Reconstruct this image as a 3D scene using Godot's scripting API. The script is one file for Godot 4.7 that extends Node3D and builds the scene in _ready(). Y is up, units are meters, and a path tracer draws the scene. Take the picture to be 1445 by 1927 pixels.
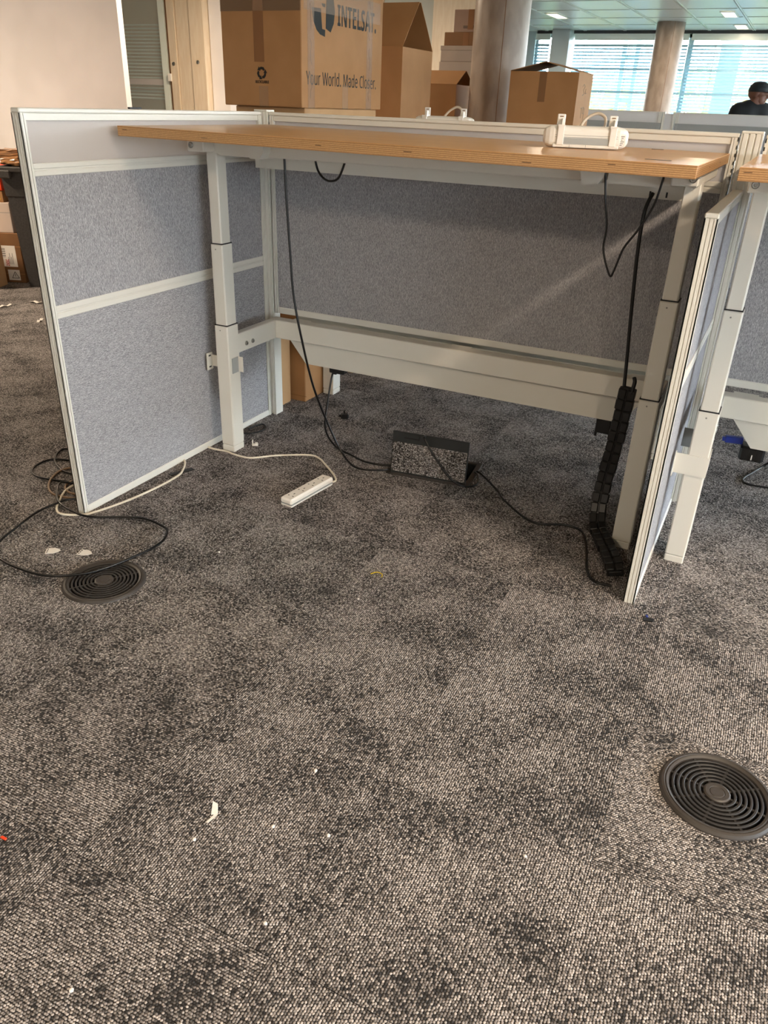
extends Node3D
# An emptied open-plan office: a raised sit-stand desk in a screened bay, cartons behind, carpet tiles in front.
# x runs along the desks, y is up, -z runs away towards the window wall. Units are metres.

var M := {}                 # materials by name
var taken := {}             # names in use at the top level
var rng := RandomNumberGenerator.new()

# ------------------------------------------------------------------ shape helpers
func st_new() -> SurfaceTool:
	var st := SurfaceTool.new()
	st.begin(Mesh.PRIMITIVE_TRIANGLES)
	return st

func tri(st: SurfaceTool, a: Vector3, b: Vector3, c: Vector3) -> void:   # counter-clockwise seen from outside
	var n := (b - a).cross(c - a).normalized()
	for p in [a, c, b]:
		st.set_normal(n); st.set_uv(Vector2(p.x, p.z)); st.add_vertex(p)

func quad(st: SurfaceTool, a: Vector3, b: Vector3, c: Vector3, d: Vector3) -> void:
	tri(st, a, b, c); tri(st, a, c, d)

func box(st: SurfaceTool, lo: Vector3, hi: Vector3, bev := 0.0, xf := Transform3D.IDENTITY) -> void:
	# a box with chamfered edges; bev 0 gives sharp edges
	var c := (lo + hi) * 0.5
	var h := (hi - lo) * 0.5
	var e := minf(bev, minf(h.x, minf(h.y, h.z)) * 0.9)
	var ax := [Vector3.RIGHT, Vector3.UP, Vector3.BACK]
	for k in 3:
		var u: Vector3 = ax[(k + 1) % 3]
		var v: Vector3 = ax[(k + 2) % 3]
		var w: Vector3 = ax[k]
		for s in [-1.0, 1.0]:
			var o: Vector3 = c + w * s * h[k]
			var p: Vector3 = u * (h[(k + 1) % 3] - e)
			var q: Vector3 = v * (h[(k + 2) % 3] - e)
			if s > 0: quad(st, xf * (o - p - q), xf * (o + p - q), xf * (o + p + q), xf * (o - p + q))
			else: quad(st, xf * (o - p - q), xf * (o - p + q), xf * (o + p + q), xf * (o + p - q))
	if e <= 0.0: return
	for k in 3:                                       # edges along axis k
		var a1 := (k + 1) % 3
		var a2 := (k + 2) % 3
		for s1 in [-1.0, 1.0]:
			for s2 in [-1.0, 1.0]:
				var along: Vector3 = ax[k] * (h[k] - e)
				var p1: Vector3 = c + ax[a1] * s1 * h[a1] + ax[a2] * s2 * (h[a2] - e)
				var p2: Vector3 = c + ax[a1] * s1 * (h[a1] - e) + ax[a2] * s2 * h[a2]
				if s1 * s2 > 0: quad(st, xf * (p1 - along), xf * (p2 - along), xf * (p2 + along), xf * (p1 + along))
				else: quad(st, xf * (p1 - along), xf * (p1 + along), xf * (p2 + along), xf * (p2 - along))
	for sx in [-1.0, 1.0]:
		for sy in [-1.0, 1.0]:
			for sz in [-1.0, 1.0]:
				var px := c + Vector3(sx * h.x, sy * (h.y - e), sz * (h.z - e))
				var py := c + Vector3(sx * (h.x - e), sy * h.y, sz * (h.z - e))
				var pz := c + Vector3(sx * (h.x - e), sy * (h.y - e), sz * h.z)
				if sx * sy * sz > 0: tri(st, xf * px, xf * py, xf * pz)
				else: tri(st, xf * px, xf * pz, xf * py)

func smooth_tri(st: SurfaceTool, p: Array, n: Array) -> void:            # p counter-clockwise
	for i in [0, 2, 1]:
		st.set_normal(n[i]); st.set_uv(Vector2(p[i].x, p[i].z)); st.add_vertex(p[i])

func curve_of(pts: Array, per := 8) -> PackedVector3Array:             # Catmull-Rom through the points
	var out := PackedVector3Array()
	for i in pts.size() - 1:
		var p0: Vector3 = pts[maxi(i - 1, 0)]
		var p1: Vector3 = pts[i]
		var p2: Vector3 = pts[i + 1]
		var p3: Vector3 = pts[mini(i + 2, pts.size() - 1)]
		for k in per:
			var t := float(k) / per
			out.append(p1.cubic_interpolate(p2, p0, p3, t))
	out.append(pts[pts.size() - 1])
	return out

func tube(st: SurfaceTool, path: PackedVector3Array, r: float, sides := 8) -> void:
	var rings: Array = []
	var norms: Array = []
	var up := Vector3.UP
	for i in path.size():
		var d := (path[mini(i + 1, path.size() - 1)] - path[maxi(i - 1, 0)]).normalized()
		if absf(d.dot(up)) > 0.95: up = Vector3.RIGHT if absf(d.x) < 0.9 else Vector3.BACK
		var s := d.cross(up).normalized()
		up = s.cross(d).normalized()
		var ring: Array = []
		var nn: Array = []
		for k in sides:
			var a := TAU * k / sides
			var n := s * cos(a) + up * sin(a)
			nn.append(n); ring.append(path[i] + n * r)
		rings.append(ring); norms.append(nn)
	for i in path.size() - 1:
		for k in sides:
			var j := (k + 1) % sides
			smooth_tri(st, [rings[i][k], rings[i + 1][j], rings[i][j]], [norms[i][k], norms[i + 1][j], norms[i][j]])
			smooth_tri(st, [rings[i][k], rings[i + 1][k], rings[i + 1][j]], [norms[i][k], norms[i + 1][k], norms[i + 1][j]])
	for k in range(1, sides - 1):
		tri(st, rings[0][0], rings[0][k], rings[0][k + 1])
		var e: Array = rings[path.size() - 1]
		tri(st, e[0], e[k + 1], e[k])

func lathe(st: SurfaceTool, prof: Array, n := 32, xf := Transform3D.IDENTITY) -> void:   # prof: Vector2(radius, height), going round the section
	for i in prof.size() - 1:
		var a: Vector2 = prof[i]
		var b: Vector2 = prof[i + 1]
		var dn := Vector2(b.y - a.y, a.x - b.x).normalized()
		for k in n:
			var t0 := TAU * k / n
			var t1 := TAU * (k + 1) / n
			var d0 := Vector3(cos(t0), 0, sin(t0))
			var d1 := Vector3(cos(t1), 0, sin(t1))
			var n0 := xf.basis * (d0 * dn.x + Vector3.UP * dn.y)
			var n1 := xf.basis * (d1 * dn.x + Vector3.UP * dn.y)
			var p := [xf * (d0 * a.x + Vector3.UP * a.y), xf * (d1 * a.x + Vector3.UP * a.y), xf * (d1 * b.x + Vector3.UP * b.y), xf * (d0 * b.x + Vector3.UP * b.y)]
			smooth_tri(st, [p[0], p[2], p[1]], [n0, n1, n1])
			smooth_tri(st, [p[0], p[3], p[2]], [n0, n0, n1])

func prism(st: SurfaceTool, poly: Array, o: Vector3, u: Vector3, v: Vector3, depth: Vector3) -> void:
	# a polygon (Vector2, in axes u and v from o) pushed along depth; faces are turned outwards
	var pl := PackedVector2Array(poly)
	if Geometry2D.is_polygon_clockwise(pl): pl.reverse()
	if u.cross(v).dot(depth) < 0: o += depth; depth = -depth
	var idx := Geometry2D.triangulate_polygon(pl)
	var f: Array = []
	for p in pl: f.append(o + u * p.x + v * p.y)
	for i in range(0, idx.size(), 3):
		var t := [idx[i], idx[i + 1], idx[i + 2]]
		var area := (pl[t[1]] - pl[t[0]]).cross(pl[t[2]] - pl[t[0]])
		if area < 0: t = [t[0], t[2], t[1]]
		tri(st, f[t[0]] + depth, f[t[1]] + depth, f[t[2]] + depth)
		tri(st, f[t[0]], f[t[2]], f[t[1]])
	for i in f.size():
		var j := (i + 1) % f.size()
		quad(st, f[i], f[j], f[j] + depth, f[i] + depth)

# ------------------------------------------------------------------ node helpers
func numbered(called: String) -> String:
	if not taken.has(called):
		taken[called] = 0
		return called
	taken[called] += 1
	return "%s_%03d" % [called, taken[called]]

func obj(called: String, st: SurfaceTool, m: Material, parent: Node) -> MeshInstance3D:
	return inst(called, st.commit(), m, parent)

func inst(called: String, mesh: Mesh, m: Material, parent: Node) -> MeshInstance3D:
	var o := MeshInstance3D.new()
	o.mesh = mesh
	o.material_override = m
	o.name = numbered(called) if parent == self else called
	parent.add_child(o, true)
	return o

func part(called: String, lo: Vector3, hi: Vector3, m: Material, parent: Node, bev := 0.0) -> MeshInstance3D:
	var st := st_new()
	box(st, lo, hi, bev)
	return obj(called, st, m, parent)

func thing(called: String, label: String, category: String, at := Vector3.ZERO, turn := 0.0, group := "") -> Node3D:
	var o := Node3D.new()
	o.name = numbered(called)
	add_child(o)
	o.position = at
	o.rotation.y = turn
	tag(o, label, category, group)
	return o

func tag(o: Node, label: String, category: String, group := "") -> void:
	o.set_meta("label", label)
	o.set_meta("category", category)
	if group != "": o.set_meta("group", group)

func structure(o: Node, label: String, category: String) -> Node:
	tag(o, label, category)
	o.set_meta("kind", "structure")
	return o

func place(called: String, label: String, category: String, at := Vector3.ZERO) -> Node3D:   # a node of the setting that has parts
	var o := thing(called, label, category, at)
	o.set_meta("kind", "structure")
	return o

func cable(called: String, label: String, pts: Array, r: float, m: Material, group := "") -> MeshInstance3D:
	var st := st_new()
	tube(st, curve_of(pts), r)
	var o := obj(called, st, m, self)
	tag(o, label, "cable", group)
	return o

# ------------------------------------------------------------------ materials
func mat(c: Color, rough := 0.6, metal := 0.0) -> StandardMaterial3D:
	var m := StandardMaterial3D.new()
	m.albedo_color = c
	m.roughness = rough
	m.metallic = metal
	return m

func noise_tex(size: int, freq: float, seed_: int, c0: Color, c1: Color, oct := 4, lo := 0.3, hi := 0.7) -> NoiseTexture2D:
	var n := FastNoiseLite.new()
	n.seed = seed_; n.frequency = freq; n.fractal_octaves = oct
	n.noise_type = FastNoiseLite.TYPE_SIMPLEX_SMOOTH
	var t := NoiseTexture2D.new()
	t.width = size; t.height = size; t.seamless = true; t.noise = n
	var g := Gradient.new()
	g.offsets = PackedFloat32Array([lo, hi]); g.colors = PackedColorArray([c0, c1])
	t.color_ramp = g
	return t

func tri_mat(t: Texture2D, scale: Vector3, rough: float, tint := Color.WHITE, world := false) -> StandardMaterial3D:
	var m := mat(tint, rough)
	m.albedo_texture = t
	m.uv1_triplanar = true
	m.uv1_world_triplanar = world
	m.uv1_triplanar_sharpness = 8.0
	m.uv1_scale = scale
	return m

func carpet_images() -> Array:
	# one square metre of loop-pile carpet: four tile designs of dark, taupe and pale yarns, and the relief of the loops
	var S := 2048
	var n := 176                                    # loops across
	var cell := float(S) / n
	var blot := FastNoiseLite.new()
	blot.seed = 11; blot.frequency = 0.02; blot.fractal_octaves = 5
	var streak := FastNoiseLite.new()
	streak.seed = 5; streak.frequency = 0.16; streak.fractal_octaves = 2
	var r := RandomNumberGenerator.new()
	r.seed = 77
	var data := PackedByteArray()
	data.resize(S * S * 3)
	var hd := PackedByteArray()
	hd.resize(S * S)
	var stamps: Array = []                          # the loop's relief, in a few jittered shapes
	var R := int(ceil(cell * 0.62))
	for v in 6:
		var a := r.randf_range(-0.5, 0.5)
		var st := PackedFloat32Array()
		for dy in range(-R, R + 1):
			for dx in range(-R, R + 1):
				var u := (dx * cos(a) + dy * sin(a)) / (cell * 0.54)
				var w := (-dx * sin(a) + dy * cos(a)) / (cell * 0.45)
				st.append(maxf(0.0, 1.0 - u * u - w * w))
		stamps.append(st)
	var depth := PackedFloat32Array()
	depth.resize(S * S)
	for i in S * S:
		data[i * 3] = 22; data[i * 3 + 1] = 19; data[i * 3 + 2] = 18
	var W := 2 * R + 1
	for row in n:
		for col in n:
			var cx := int((col + (0.5 if row % 2 == 1 else 0.0) + r.randf_range(-0.16, 0.16)) * cell)
			var cy := int((row + 0.5 + r.randf_range(-0.16, 0.16)) * cell)
			var b := blot.get_noise_2d(col, row * 0.9) * 0.95 + streak.get_noise_2d(col * 0.5, row) * 0.3
			var p := r.randf() + b * 0.55 + 0.03
			var base := Vector3(54, 51, 50)
			if p > 0.74: base = Vector3(188, 180, 176)
			elif p > 0.30: base = Vector3(143, 136, 132)
			elif p > 0.08: base = Vector3(96, 91, 88)
			base *= r.randf_range(0.86, 1.12)
			var st: PackedFloat32Array = stamps[r.randi() % 6]
			for dy in W:
				var yy := posmod(cy + dy - R, S) * S
				for dx in W:
					var h := st[dy * W + dx]
					if h <= 0.0: continue
					var i := yy + posmod(cx + dx - R, S)
					if h > depth[i]:
						depth[i] = h
						data[i * 3] = int(base.x); data[i * 3 + 1] = int(base.y); data[i * 3 + 2] = int(base.z)
	for i in S * S: hd[i] = int(minf(1.0, sqrt(depth[i])) * 255)
	return [Image.create_from_data(S, S, false, Image.FORMAT_RGB8, data), Image.create_from_data(S, S, false, Image.FORMAT_L8, hd)]

func fabric_image(seed_: int, along_y: bool) -> Image:
	# melange wool: short fibres of pale and slate grey
	var S := 512
	var r := RandomNumberGenerator.new()
	r.seed = seed_
	var im := Image.create(S, S, false, Image.FORMAT_RGB8)
	im.fill(Color8(158, 157, 159))
	for i in 26000:
		var v := r.randf()
		var c := Color8(197, 195, 197) if v > 0.66 else (Color8(116, 116, 120) if v > 0.3 else Color8(158, 157, 159))
		var x := r.randi() % S
		var y := r.randi() % S
		var l := r.randi_range(5, 16)
		for k in l:
			if along_y: im.set_pixel(x, (y + k) % S, c)
			else: im.set_pixel((x + k) % S, y, c)
	return im

func plywood_image() -> Image:
	# the edge of a birch ply board: nine veneers, every other one end grain, with a few dark core gaps
	var im := Image.create(512, 64, false, Image.FORMAT_RGB8)
	var r := RandomNumberGenerator.new()
	r.seed = 3
	for y in 64:
		var ply := int(y / 5.0)
		var light := ply % 2 == 0
		for x in 512:
			var c := Color8(206, 164, 112) if light else Color8(170, 126, 82)
			if y % 5 == 0: c = Color8(150, 108, 68)
			var k := r.randf_range(0.9, 1.08)
			im.set_pixel(x, y, Color(c.r * k, c.g * k, c.b * k))
	for i in 5:
		var x0 := r.randi() % 480
		var y0 := 5 * r.randi_range(2, 10) + 1
		for x in r.randi_range(4, 10):
			for y in 3: im.set_pixel(x0 + x, y0 + y, Color8(66, 44, 28))
	return im

func wood_image() -> Image:
	# straight-grained birch veneer; the grain runs along u
	var im := Image.create(512, 256, false, Image.FORMAT_RGB8)
	var n := FastNoiseLite.new()
	n.seed = 9; n.frequency = 0.02; n.fractal_octaves = 5
	for y in 256:
		for x in 512:
			var v := n.get_noise_2d(x * 0.12, y * 2.6) * 0.5 + n.get_noise_2d(x * 0.9 + 900, y * 7.0) * 0.25
			var c := Color8(226, 180, 122).lerp(Color8(206, 154, 96), clampf(0.5 + v, 0.0, 1.0))
			im.set_pixel(x, y, c)
	return im

func carton_mat(c: Color, seed_: int) -> StandardMaterial3D:
	var m := tri_mat(noise_tex(256, 0.02, seed_, c.darkened(0.03), c.lightened(0.02), 3, 0.2, 0.8), Vector3(0.8, 0.8, 0.8), 0.75)
	return m

func make_materials() -> void:
	M.white = mat(Color(0.86, 0.845, 0.80), 0.42)                # powder-coated steel
	M.aluminium = mat(Color(0.88, 0.87, 0.83), 0.36)             # lacquered screen frame
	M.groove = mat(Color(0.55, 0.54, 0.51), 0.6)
	M.plastic = mat(Color(0.9, 0.885, 0.85), 0.32)
	M.socket_white = mat(Color(0.93, 0.91, 0.87), 0.35)
	M.grey_plastic = mat(Color(0.62, 0.63, 0.62), 0.45)
	M.black = mat(Color(0.03, 0.03, 0.032), 0.45)
	M.black_gloss = mat(Color(0.018, 0.018, 0.02), 0.32)
	M.collar = mat(Color(0.05, 0.05, 0.055), 0.55)
	M.beige = mat(Color(0.80, 0.74, 0.66), 0.5)
	M.cream_cable = mat(Color(0.88, 0.84, 0.76), 0.45)
	M.brown_cable = mat(Color(0.52, 0.42, 0.32), 0.55)
	M.steel = mat(Color(0.62, 0.62, 0.6), 0.3, 0.9)
	M.dark_metal = mat(Color(0.16, 0.17, 0.17), 0.45, 0.2)
	M.vent = mat(Color(0.16, 0.15, 0.145), 0.5)
	M.vent_rim = mat(Color(0.225, 0.205, 0.19), 0.5)
	M.frost = mat(Color(0.84, 0.81, 0.79), 0.4)
	M.frost.backlight_enabled = true
	M.frost.backlight = Color(0.9, 0.9, 0.9)
	M.glass = mat(Color(0.9, 0.97, 0.95, 0.12), 0.03)
	M.glass.transparency = BaseMaterial3D.TRANSPARENCY_ALPHA
	M.tape = mat(Color(0.78, 0.66, 0.54, 0.24), 0.42)
	M.tape.transparency = BaseMaterial3D.TRANSPARENCY_ALPHA
	M.brown_tape = mat(Color(0.53, 0.36, 0.215), 0.35)
	M.ink = mat(Color(0.15, 0.165, 0.165), 0.85)
	M.ink_black = mat(Color(0.05, 0.04, 0.04), 0.7)
	M.ink_red = mat(Color(0.72, 0.14, 0.12), 0.7)
	M.pen = mat(Color(0.42, 0.40, 0.34), 0.8)
	M.paper = mat(Color(0.90, 0.88, 0.85), 0.7)
	M.orange = mat(Color(0.93, 0.26, 0.07), 0.5)
	M.yellow = mat(Color(0.86, 0.74, 0.10), 0.5)
	M.blue = mat(Color(0.05, 0.16, 0.52), 0.45)
	M.bin = tri_mat(noise_tex(256, 0.05, 21, Color(0.215, 0.20, 0.195), Color(0.25, 0.24, 0.23), 3), Vector3(3, 3, 3), 0.55)
	M.wall = tri_mat(noise_tex(256, 0.01, 22, Color(0.90, 0.88, 0.87), Color(0.925, 0.905, 0.895), 3), Vector3(0.5, 0.5, 0.5), 0.6)
	M.wall_cream = mat(Color(0.83, 0.76, 0.66), 0.55)
	M.jamb = tri_mat(noise_tex(256, 0.02, 31, Color(0.87, 0.79, 0.68), Color(0.89, 0.82, 0.72), 4), Vector3(5.0, 0.6, 5.0), 0.45)
	M.panel_grey = mat(Color(0.74, 0.76, 0.74), 0.5)
	M.dark_panel = mat(Color(0.24, 0.25, 0.26), 0.5)
	M.frame_dark = mat(Color(0.24, 0.25, 0.27), 0.45)
	M.frame_pale = mat(Color(0.66, 0.72, 0.74), 0.45)
	M.column_pale = mat(Color(0.74, 0.79, 0.80), 0.5)
	M.ceiling = mat(Color(0.90, 0.94, 0.91), 0.32)
	M.ceiling.metallic_specular = 0.8
	M.rib = mat(Color(0.88, 0.91, 0.87), 0.3)
	M.slat = mat(Color(0.60, 0.76, 0.83), 0.4)
	M.concrete = tri_mat(noise_tex(512, 0.012, 41, Color(0.55, 0.485, 0.43), Color(0.61, 0.545, 0.485), 6), Vector3(1.4, 0.55, 1.4), 0.38)
	M.concrete_outside = mat(Color(0.45, 0.55, 0.62), 0.7)
	M.cardboard = carton_mat(Color(0.66, 0.475, 0.29), 51)
	M.cardboard_pale = carton_mat(Color(0.74, 0.58, 0.40), 52)
	M.cardboard_dark = carton_mat(Color(0.50, 0.345, 0.20), 53)
	M.cardboard_pink = carton_mat(Color(0.60, 0.49, 0.42), 54)
	M.carton_grey = carton_mat(Color(0.66, 0.60, 0.55), 55)
	M.carton_white = carton_mat(Color(0.80, 0.73, 0.68), 56)
	M.wrap = mat(Color(0.66, 0.48, 0.32), 0.2)
	M.skin = mat(Color(0.42, 0.26, 0.19), 0.55)
	M.shirt = mat(Color(0.045, 0.06, 0.08), 0.8)
	M.cap = mat(Color(0.10, 0.12, 0.14), 0.8)
	M.trousers = mat(Color(0.07, 0.07, 0.09), 0.8)
	M.ground = tri_mat(noise_tex(256, 0.03, 61, Color(0.30, 0.36, 0.22), Color(0.45, 0.47, 0.33), 4), Vector3(0.2, 0.2, 0.2), 0.9)
	M.bark = mat(Color(0.30, 0.24, 0.18), 0.9)
	M.leaf = mat(Color(0.40, 0.50, 0.20), 0.6)
	M.leaf_gold = mat(Color(0.66, 0.60, 0.24), 0.6)
	for k in ["leaf", "leaf_gold"]:
		M[k].backlight_enabled = true
		M[k].backlight = Color(0.5, 0.55, 0.3)
	var fv := ImageTexture.create_from_image(fabric_image(71, true))
	var fh := ImageTexture.create_from_image(fabric_image(72, false))
	M.fabric = tri_mat(fv, Vector3(3.2, 3.2, 3.2), 0.95)
	M.fabric_cross = tri_mat(fh, Vector3(3.2, 3.2, 3.2), 0.95)
	M.ply = tri_mat(ImageTexture.create_from_image(plywood_image()), Vector3(0.6, 31.25, 0.6), 0.5)
	M.ply.uv1_offset = Vector3(0, 0.0, 0)
	M.veneer = tri_mat(ImageTexture.create_from_image(wood_image()), Vector3(0.9, 0.9, 0.9), 0.3)
	var ci := carpet_images()
	var ct := ImageTexture.create_from_image(ci[0])
	var hm := ImageTexture.create_from_image(ci[1])
	for k in ["carpet", "carpet_wide"]:
		var c := mat(Color.WHITE, 0.95)
		c.albedo_texture = ct
		c.heightmap_enabled = true
		c.heightmap_texture = hm
		c.heightmap_scale = 0.3
		M[k] = c
	M.carpet_wide.uv1_triplanar = true
	M.carpet_wide.uv1_world_triplanar = true
	M.carpet_wide.uv1_scale = Vector3(1, 1, 1)
	M.lamp = mat(Color(0.95, 0.94, 0.9), 0.5)
	M.lamp.emission_enabled = true
	M.lamp.emission = Color(1.0, 0.93, 0.82)
	M.lamp.emission_energy_multiplier = 3.0

# ------------------------------------------------------------------ the room
func ceiling_light(x: float, z: float, e: float) -> void:
	var t := thing("ceiling_light", "narrow recessed ceiling light with a bright warm white diffuser", "light", Vector3(x, 2.7, z), 0.0, "recessed lights in the panelled ceiling")
	var st := st_new()
	for s in [-1.0, 1.0]:
		box(st, Vector3(s * 0.09 - 0.01, -0.012, -0.33), Vector3(s * 0.09 + 0.01, 0.0, 0.33))
		box(st, Vector3(-0.08, -0.012, s * 0.32 - 0.01), Vector3(0.08, 0.0, s * 0.32 + 0.01))
	obj("trim_frame", st, M.rib, t)
	part("diffuser", Vector3(-0.08, -0.006, -0.31), Vector3(0.08, -0.001, 0.31), M.lamp, t)
	if e > 0.0:
		var l := AreaLight3D.new()
		l.name = "lamp_glow"
		l.area_size = Vector2(0.16, 0.62)
		l.light_energy = e
		l.light_color = Color(1.0, 0.905, 0.79)
		l.area_range = 30.0
		l.area_attenuation = 2.0
		l.shadow_enabled = true
		l.rotation.x = -PI / 2
		l.position.y = -0.02
		t.add_child(l)

func window_bay(n: int, x0: float, x1: float, z: float, y0: float, y1: float, label: String) -> void:
	var w := place("window_%d" % n, label, "window", Vector3((x0 + x1) / 2, 0, z))
	var h := (x1 - x0) / 2
	var st := st_new()
	for s in [-1.0, 1.0]: box(st, Vector3(s * h - (0.0 if s < 0 else 0.04), y0, -0.05), Vector3(s * h + (0.04 if s < 0 else 0.0), y1, 0.03))
	box(st, Vector3(-h, y0, -0.05), Vector3(h, y0 + 0.05, 0.03))
	box(st, Vector3(-h, y1 - 0.05, -0.05), Vector3(h, y1, 0.03))
	obj("window_frame", st, M.frame_pale, w)
	part("pane", Vector3(-h + 0.04, y0 + 0.05, -0.012), Vector3(h - 0.04, y1 - 0.05, -0.006), M.glass, w)

func blind(x0: float, x1: float, z: float, y0: float, y1: float, label: String, pitch := 0.05, tilt := 0.62) -> void:
	var b := thing("window_blind", label, "blind", Vector3((x0 + x1) / 2, y0, z), 0.0, "horizontal slat blinds along the window wall")
	var h := (x1 - x0) / 2
	part("head_rail", Vector3(-h, y1 - y0 - 0.02, -0.02), Vector3(h, 2.656 - y0, 0.02), M.ceiling, b)
	var sm := BoxMesh.new()
	sm.size = Vector3(h * 2, 0.0025, 0.042)
	var y := 0.03
	var k := 0
	while y < y1 - y0 - 0.05:
		var o := inst("slat", sm, M.slat, b)
		o.position.y = y
		o.rotation.x = tilt + (0.5 if k % 7 == 3 else 0.0)          # every seventh slat hangs more closed
		y += pitch
		k += 1
	for s in [-0.8, 0.0, 0.8]:
		var st := st_new()
		tube(st, PackedVector3Array([Vector3(s * h, 0.0, 0.024), Vector3(s * h, y1 - y0 - 0.03, 0.024)]), 0.0025, 5)
		obj("ladder_cord", st, M.frame_dark, b)

func make_room() -> void:
	# floor: a slab, square carpet tiles laid on it near the desks, plain carpet further off
	var fl := place("floor", "grey brown loop pile carpet tile floor", "floor")
	part("slab", Vector3(-10, -0.3, -13), Vector3(10, -0.09, 9), M.groove, fl)
	var meshes: Array = []
	for v in 16:
		var st := st_new()
		var q := v % 4
		var turn := v / 4
		var o := Vector2((q % 2) * 0.5, int(q / 2.0) * 0.5)
		var e := 0.2494
		var cs: Array = [Vector2(-e, -e), Vector2(e, -e), Vector2(e, e), Vector2(-e, e)]
		var top: Array = []
		var uv: Array = []
		for i in 4:
			top.append(Vector3(cs[i].x, 0, cs[i].y))
			uv.append(o + (cs[(i + turn) % 4] + Vector2(0.25, 0.25)))
		for i in [0, 1, 2, 0, 2, 3]:
			st.set_normal(Vector3.UP); st.set_uv(uv[i]); st.add_vertex(top[i])
		for i in 4:
			var a: Vector3 = top[i]
			var b: Vector3 = top[(i + 1) % 4]
			var d := Vector3(0, -0.012, 0)
			var nn := Vector3((a + b).x, 0, (a + b).z).normalized()
			for p in [[a, uv[i]], [b, uv[(i + 1) % 4]], [b + d, uv[(i + 1) % 4]], [a, uv[i]], [b + d, uv[(i + 1) % 4]], [a + d, uv[i]]]:
				st.set_normal(nn); st.set_uv(p[1]); st.add_vertex(p[0])
		st.generate_tangents()
		meshes.append(st.commit())
	rng.seed = 4
	var holes: Array = []                           # openings for the two vents and the floor box
	for c in [Vector2(0.405, 1.642), Vector2(2.347, 1.632)]:
		var ring := PackedVector2Array()
		for k in 40: ring.append(c + Vector2(cos(TAU * k / 40), sin(TAU * k / 40)) * 0.1165)
		holes.append([c, ring])
	var xf := Transform3D(Basis(Vector3.UP, 0.115), Vector3(1.024, 0, 0.345))
	var rect := PackedVector2Array()
	for p in [Vector3(-0.168, 0, -0.228), Vector3(0.168, 0, -0.228), Vector3(0.168, 0, -0.004), Vector3(-0.168, 0, -0.004)]:
		var q: Vector3 = xf * p
		rect.append(Vector2(q.x, q.z))
	var mid: Vector3 = xf * Vector3(0, 0, -0.116)
	holes.append([Vector2(mid.x, mid.z), rect])
	for iz in range(-5, 7):
		for ix in range(-8, 8):
			var at := Vector2(ix * 0.5 + 0.37, iz * 0.5 + 0.22)
			var v := rng.randi() % 16
			var mesh: Mesh = meshes[v]
			for h in holes:
				var e := 0.2494
				var pieces: Array = []
				if absf(h[0].x - at.x) < e:          # split the tile at the opening's middle, so that no piece has a hole in it
					pieces = [[at.x - e, h[0].x], [h[0].x, at.x + e]]
				else: pieces = [[at.x - e, at.x + e]]
				var cut := false
				var st := st_new()
				for pc in pieces:
					var sq := PackedVector2Array([Vector2(pc[0], at.y - e), Vector2(pc[1], at.y - e), Vector2(pc[1], at.y + e), Vector2(pc[0], at.y + e)])
					if not Geometry2D.intersect_polygons(sq, h[1]).is_empty(): cut = true
					for poly in Geometry2D.clip_polygons(sq, h[1]):
						var idx := Geometry2D.triangulate_polygon(poly)
						for i in range(0, idx.size(), 3):
							var tr: Array = [poly[idx[i]], poly[idx[i + 1]], poly[idx[i + 2]]]
							if (tr[1] - tr[0]).cross(tr[2] - tr[0]) < 0: tr = [tr[0], tr[2], tr[1]]
							for w in tr:
								var l: Vector2 = w - at
								var ll := l
								for k in v / 4: ll = Vector2(-ll.y, ll.x)
								st.set_normal(Vector3.UP)
								st.set_uv(Vector2((v % 2) * 0.5, int((v % 4) / 2.0) * 0.5) + ll + Vector2(0.25, 0.25))
								st.add_vertex(Vector3(l.x, 0, l.y))
				if cut:
					st.generate_tangents()
					mesh = st.commit()
			var t := inst("carpet_tile", mesh, M.carpet, fl)
			t.position = Vector3(at.x, 0, at.y)
	var far := st_new()
	var X0 := -8 * 0.5 + 0.12
	var X1 := 7 * 0.5 + 0.62
	var Z0 := -5 * 0.5 - 0.03
	var Z1 := 6 * 0.5 + 0.47
	box(far, Vector3(-10, -0.012, -13), Vector3(10, 0, Z0))
	box(far, Vector3(-10, -0.012, Z1), Vector3(10, 0, 9))
	box(far, Vector3(-10, -0.012, Z0), Vector3(X0, 0, Z1))
	box(far, Vector3(X1, -0.012, Z0), Vector3(10, 0, Z1))
	obj("carpet", far, M.carpet_wide, fl).set_meta("kind", "stuff")

	# ceiling: slab, with the metal panels and ribs that show above the far windows
	var ce := place("ceiling", "pale green white panelled metal ceiling with light ribs", "ceiling")
	part("slab", Vector3(-10, 2.72, -13), Vector3(10, 2.95, 9), M.ceiling, ce)
	var pw := 0.68
	for ix in range(-5, 4):
		for iz in 5:
			part("ceiling_panel", Vector3(ix * pw + 0.32, 2.702, -12.55 + iz * 1.03 + 0.02), Vector3(ix * pw + 0.96, 2.72, -12.55 + iz * 1.03 + 1.01), M.ceiling, ce)
		for k in 2:
			part("rib", Vector3(ix * pw + 0.285 + k * 0.028 - 0.01, 2.692, -12.55), Vector3(ix * pw + 0.285 + k * 0.028 + 0.007, 2.72, -7.4), M.rib, ce)
	for iz in 6:
		part("rib", Vector3(-3.1, 2.696, -12.56 + iz * 1.03), Vector3(3.0, 2.72, -12.535 + iz * 1.03), M.rib, ce)

	# walls
	var st := st_new()
	box(st, Vector3(-10, -0.012, -12.85), Vector3(-2.66, 2.72, -12.6))
	box(st, Vector3(-2.66, -0.012, -12.85), Vector3(10, 0.85, -12.6))
	box(st, Vector3(-2.66, 2.66, -12.85), Vector3(10, 2.72, -12.6))
	structure(obj("wall_back", st, M.column_pale, self), "pale far wall under and over the long row of windows", "wall")
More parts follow.
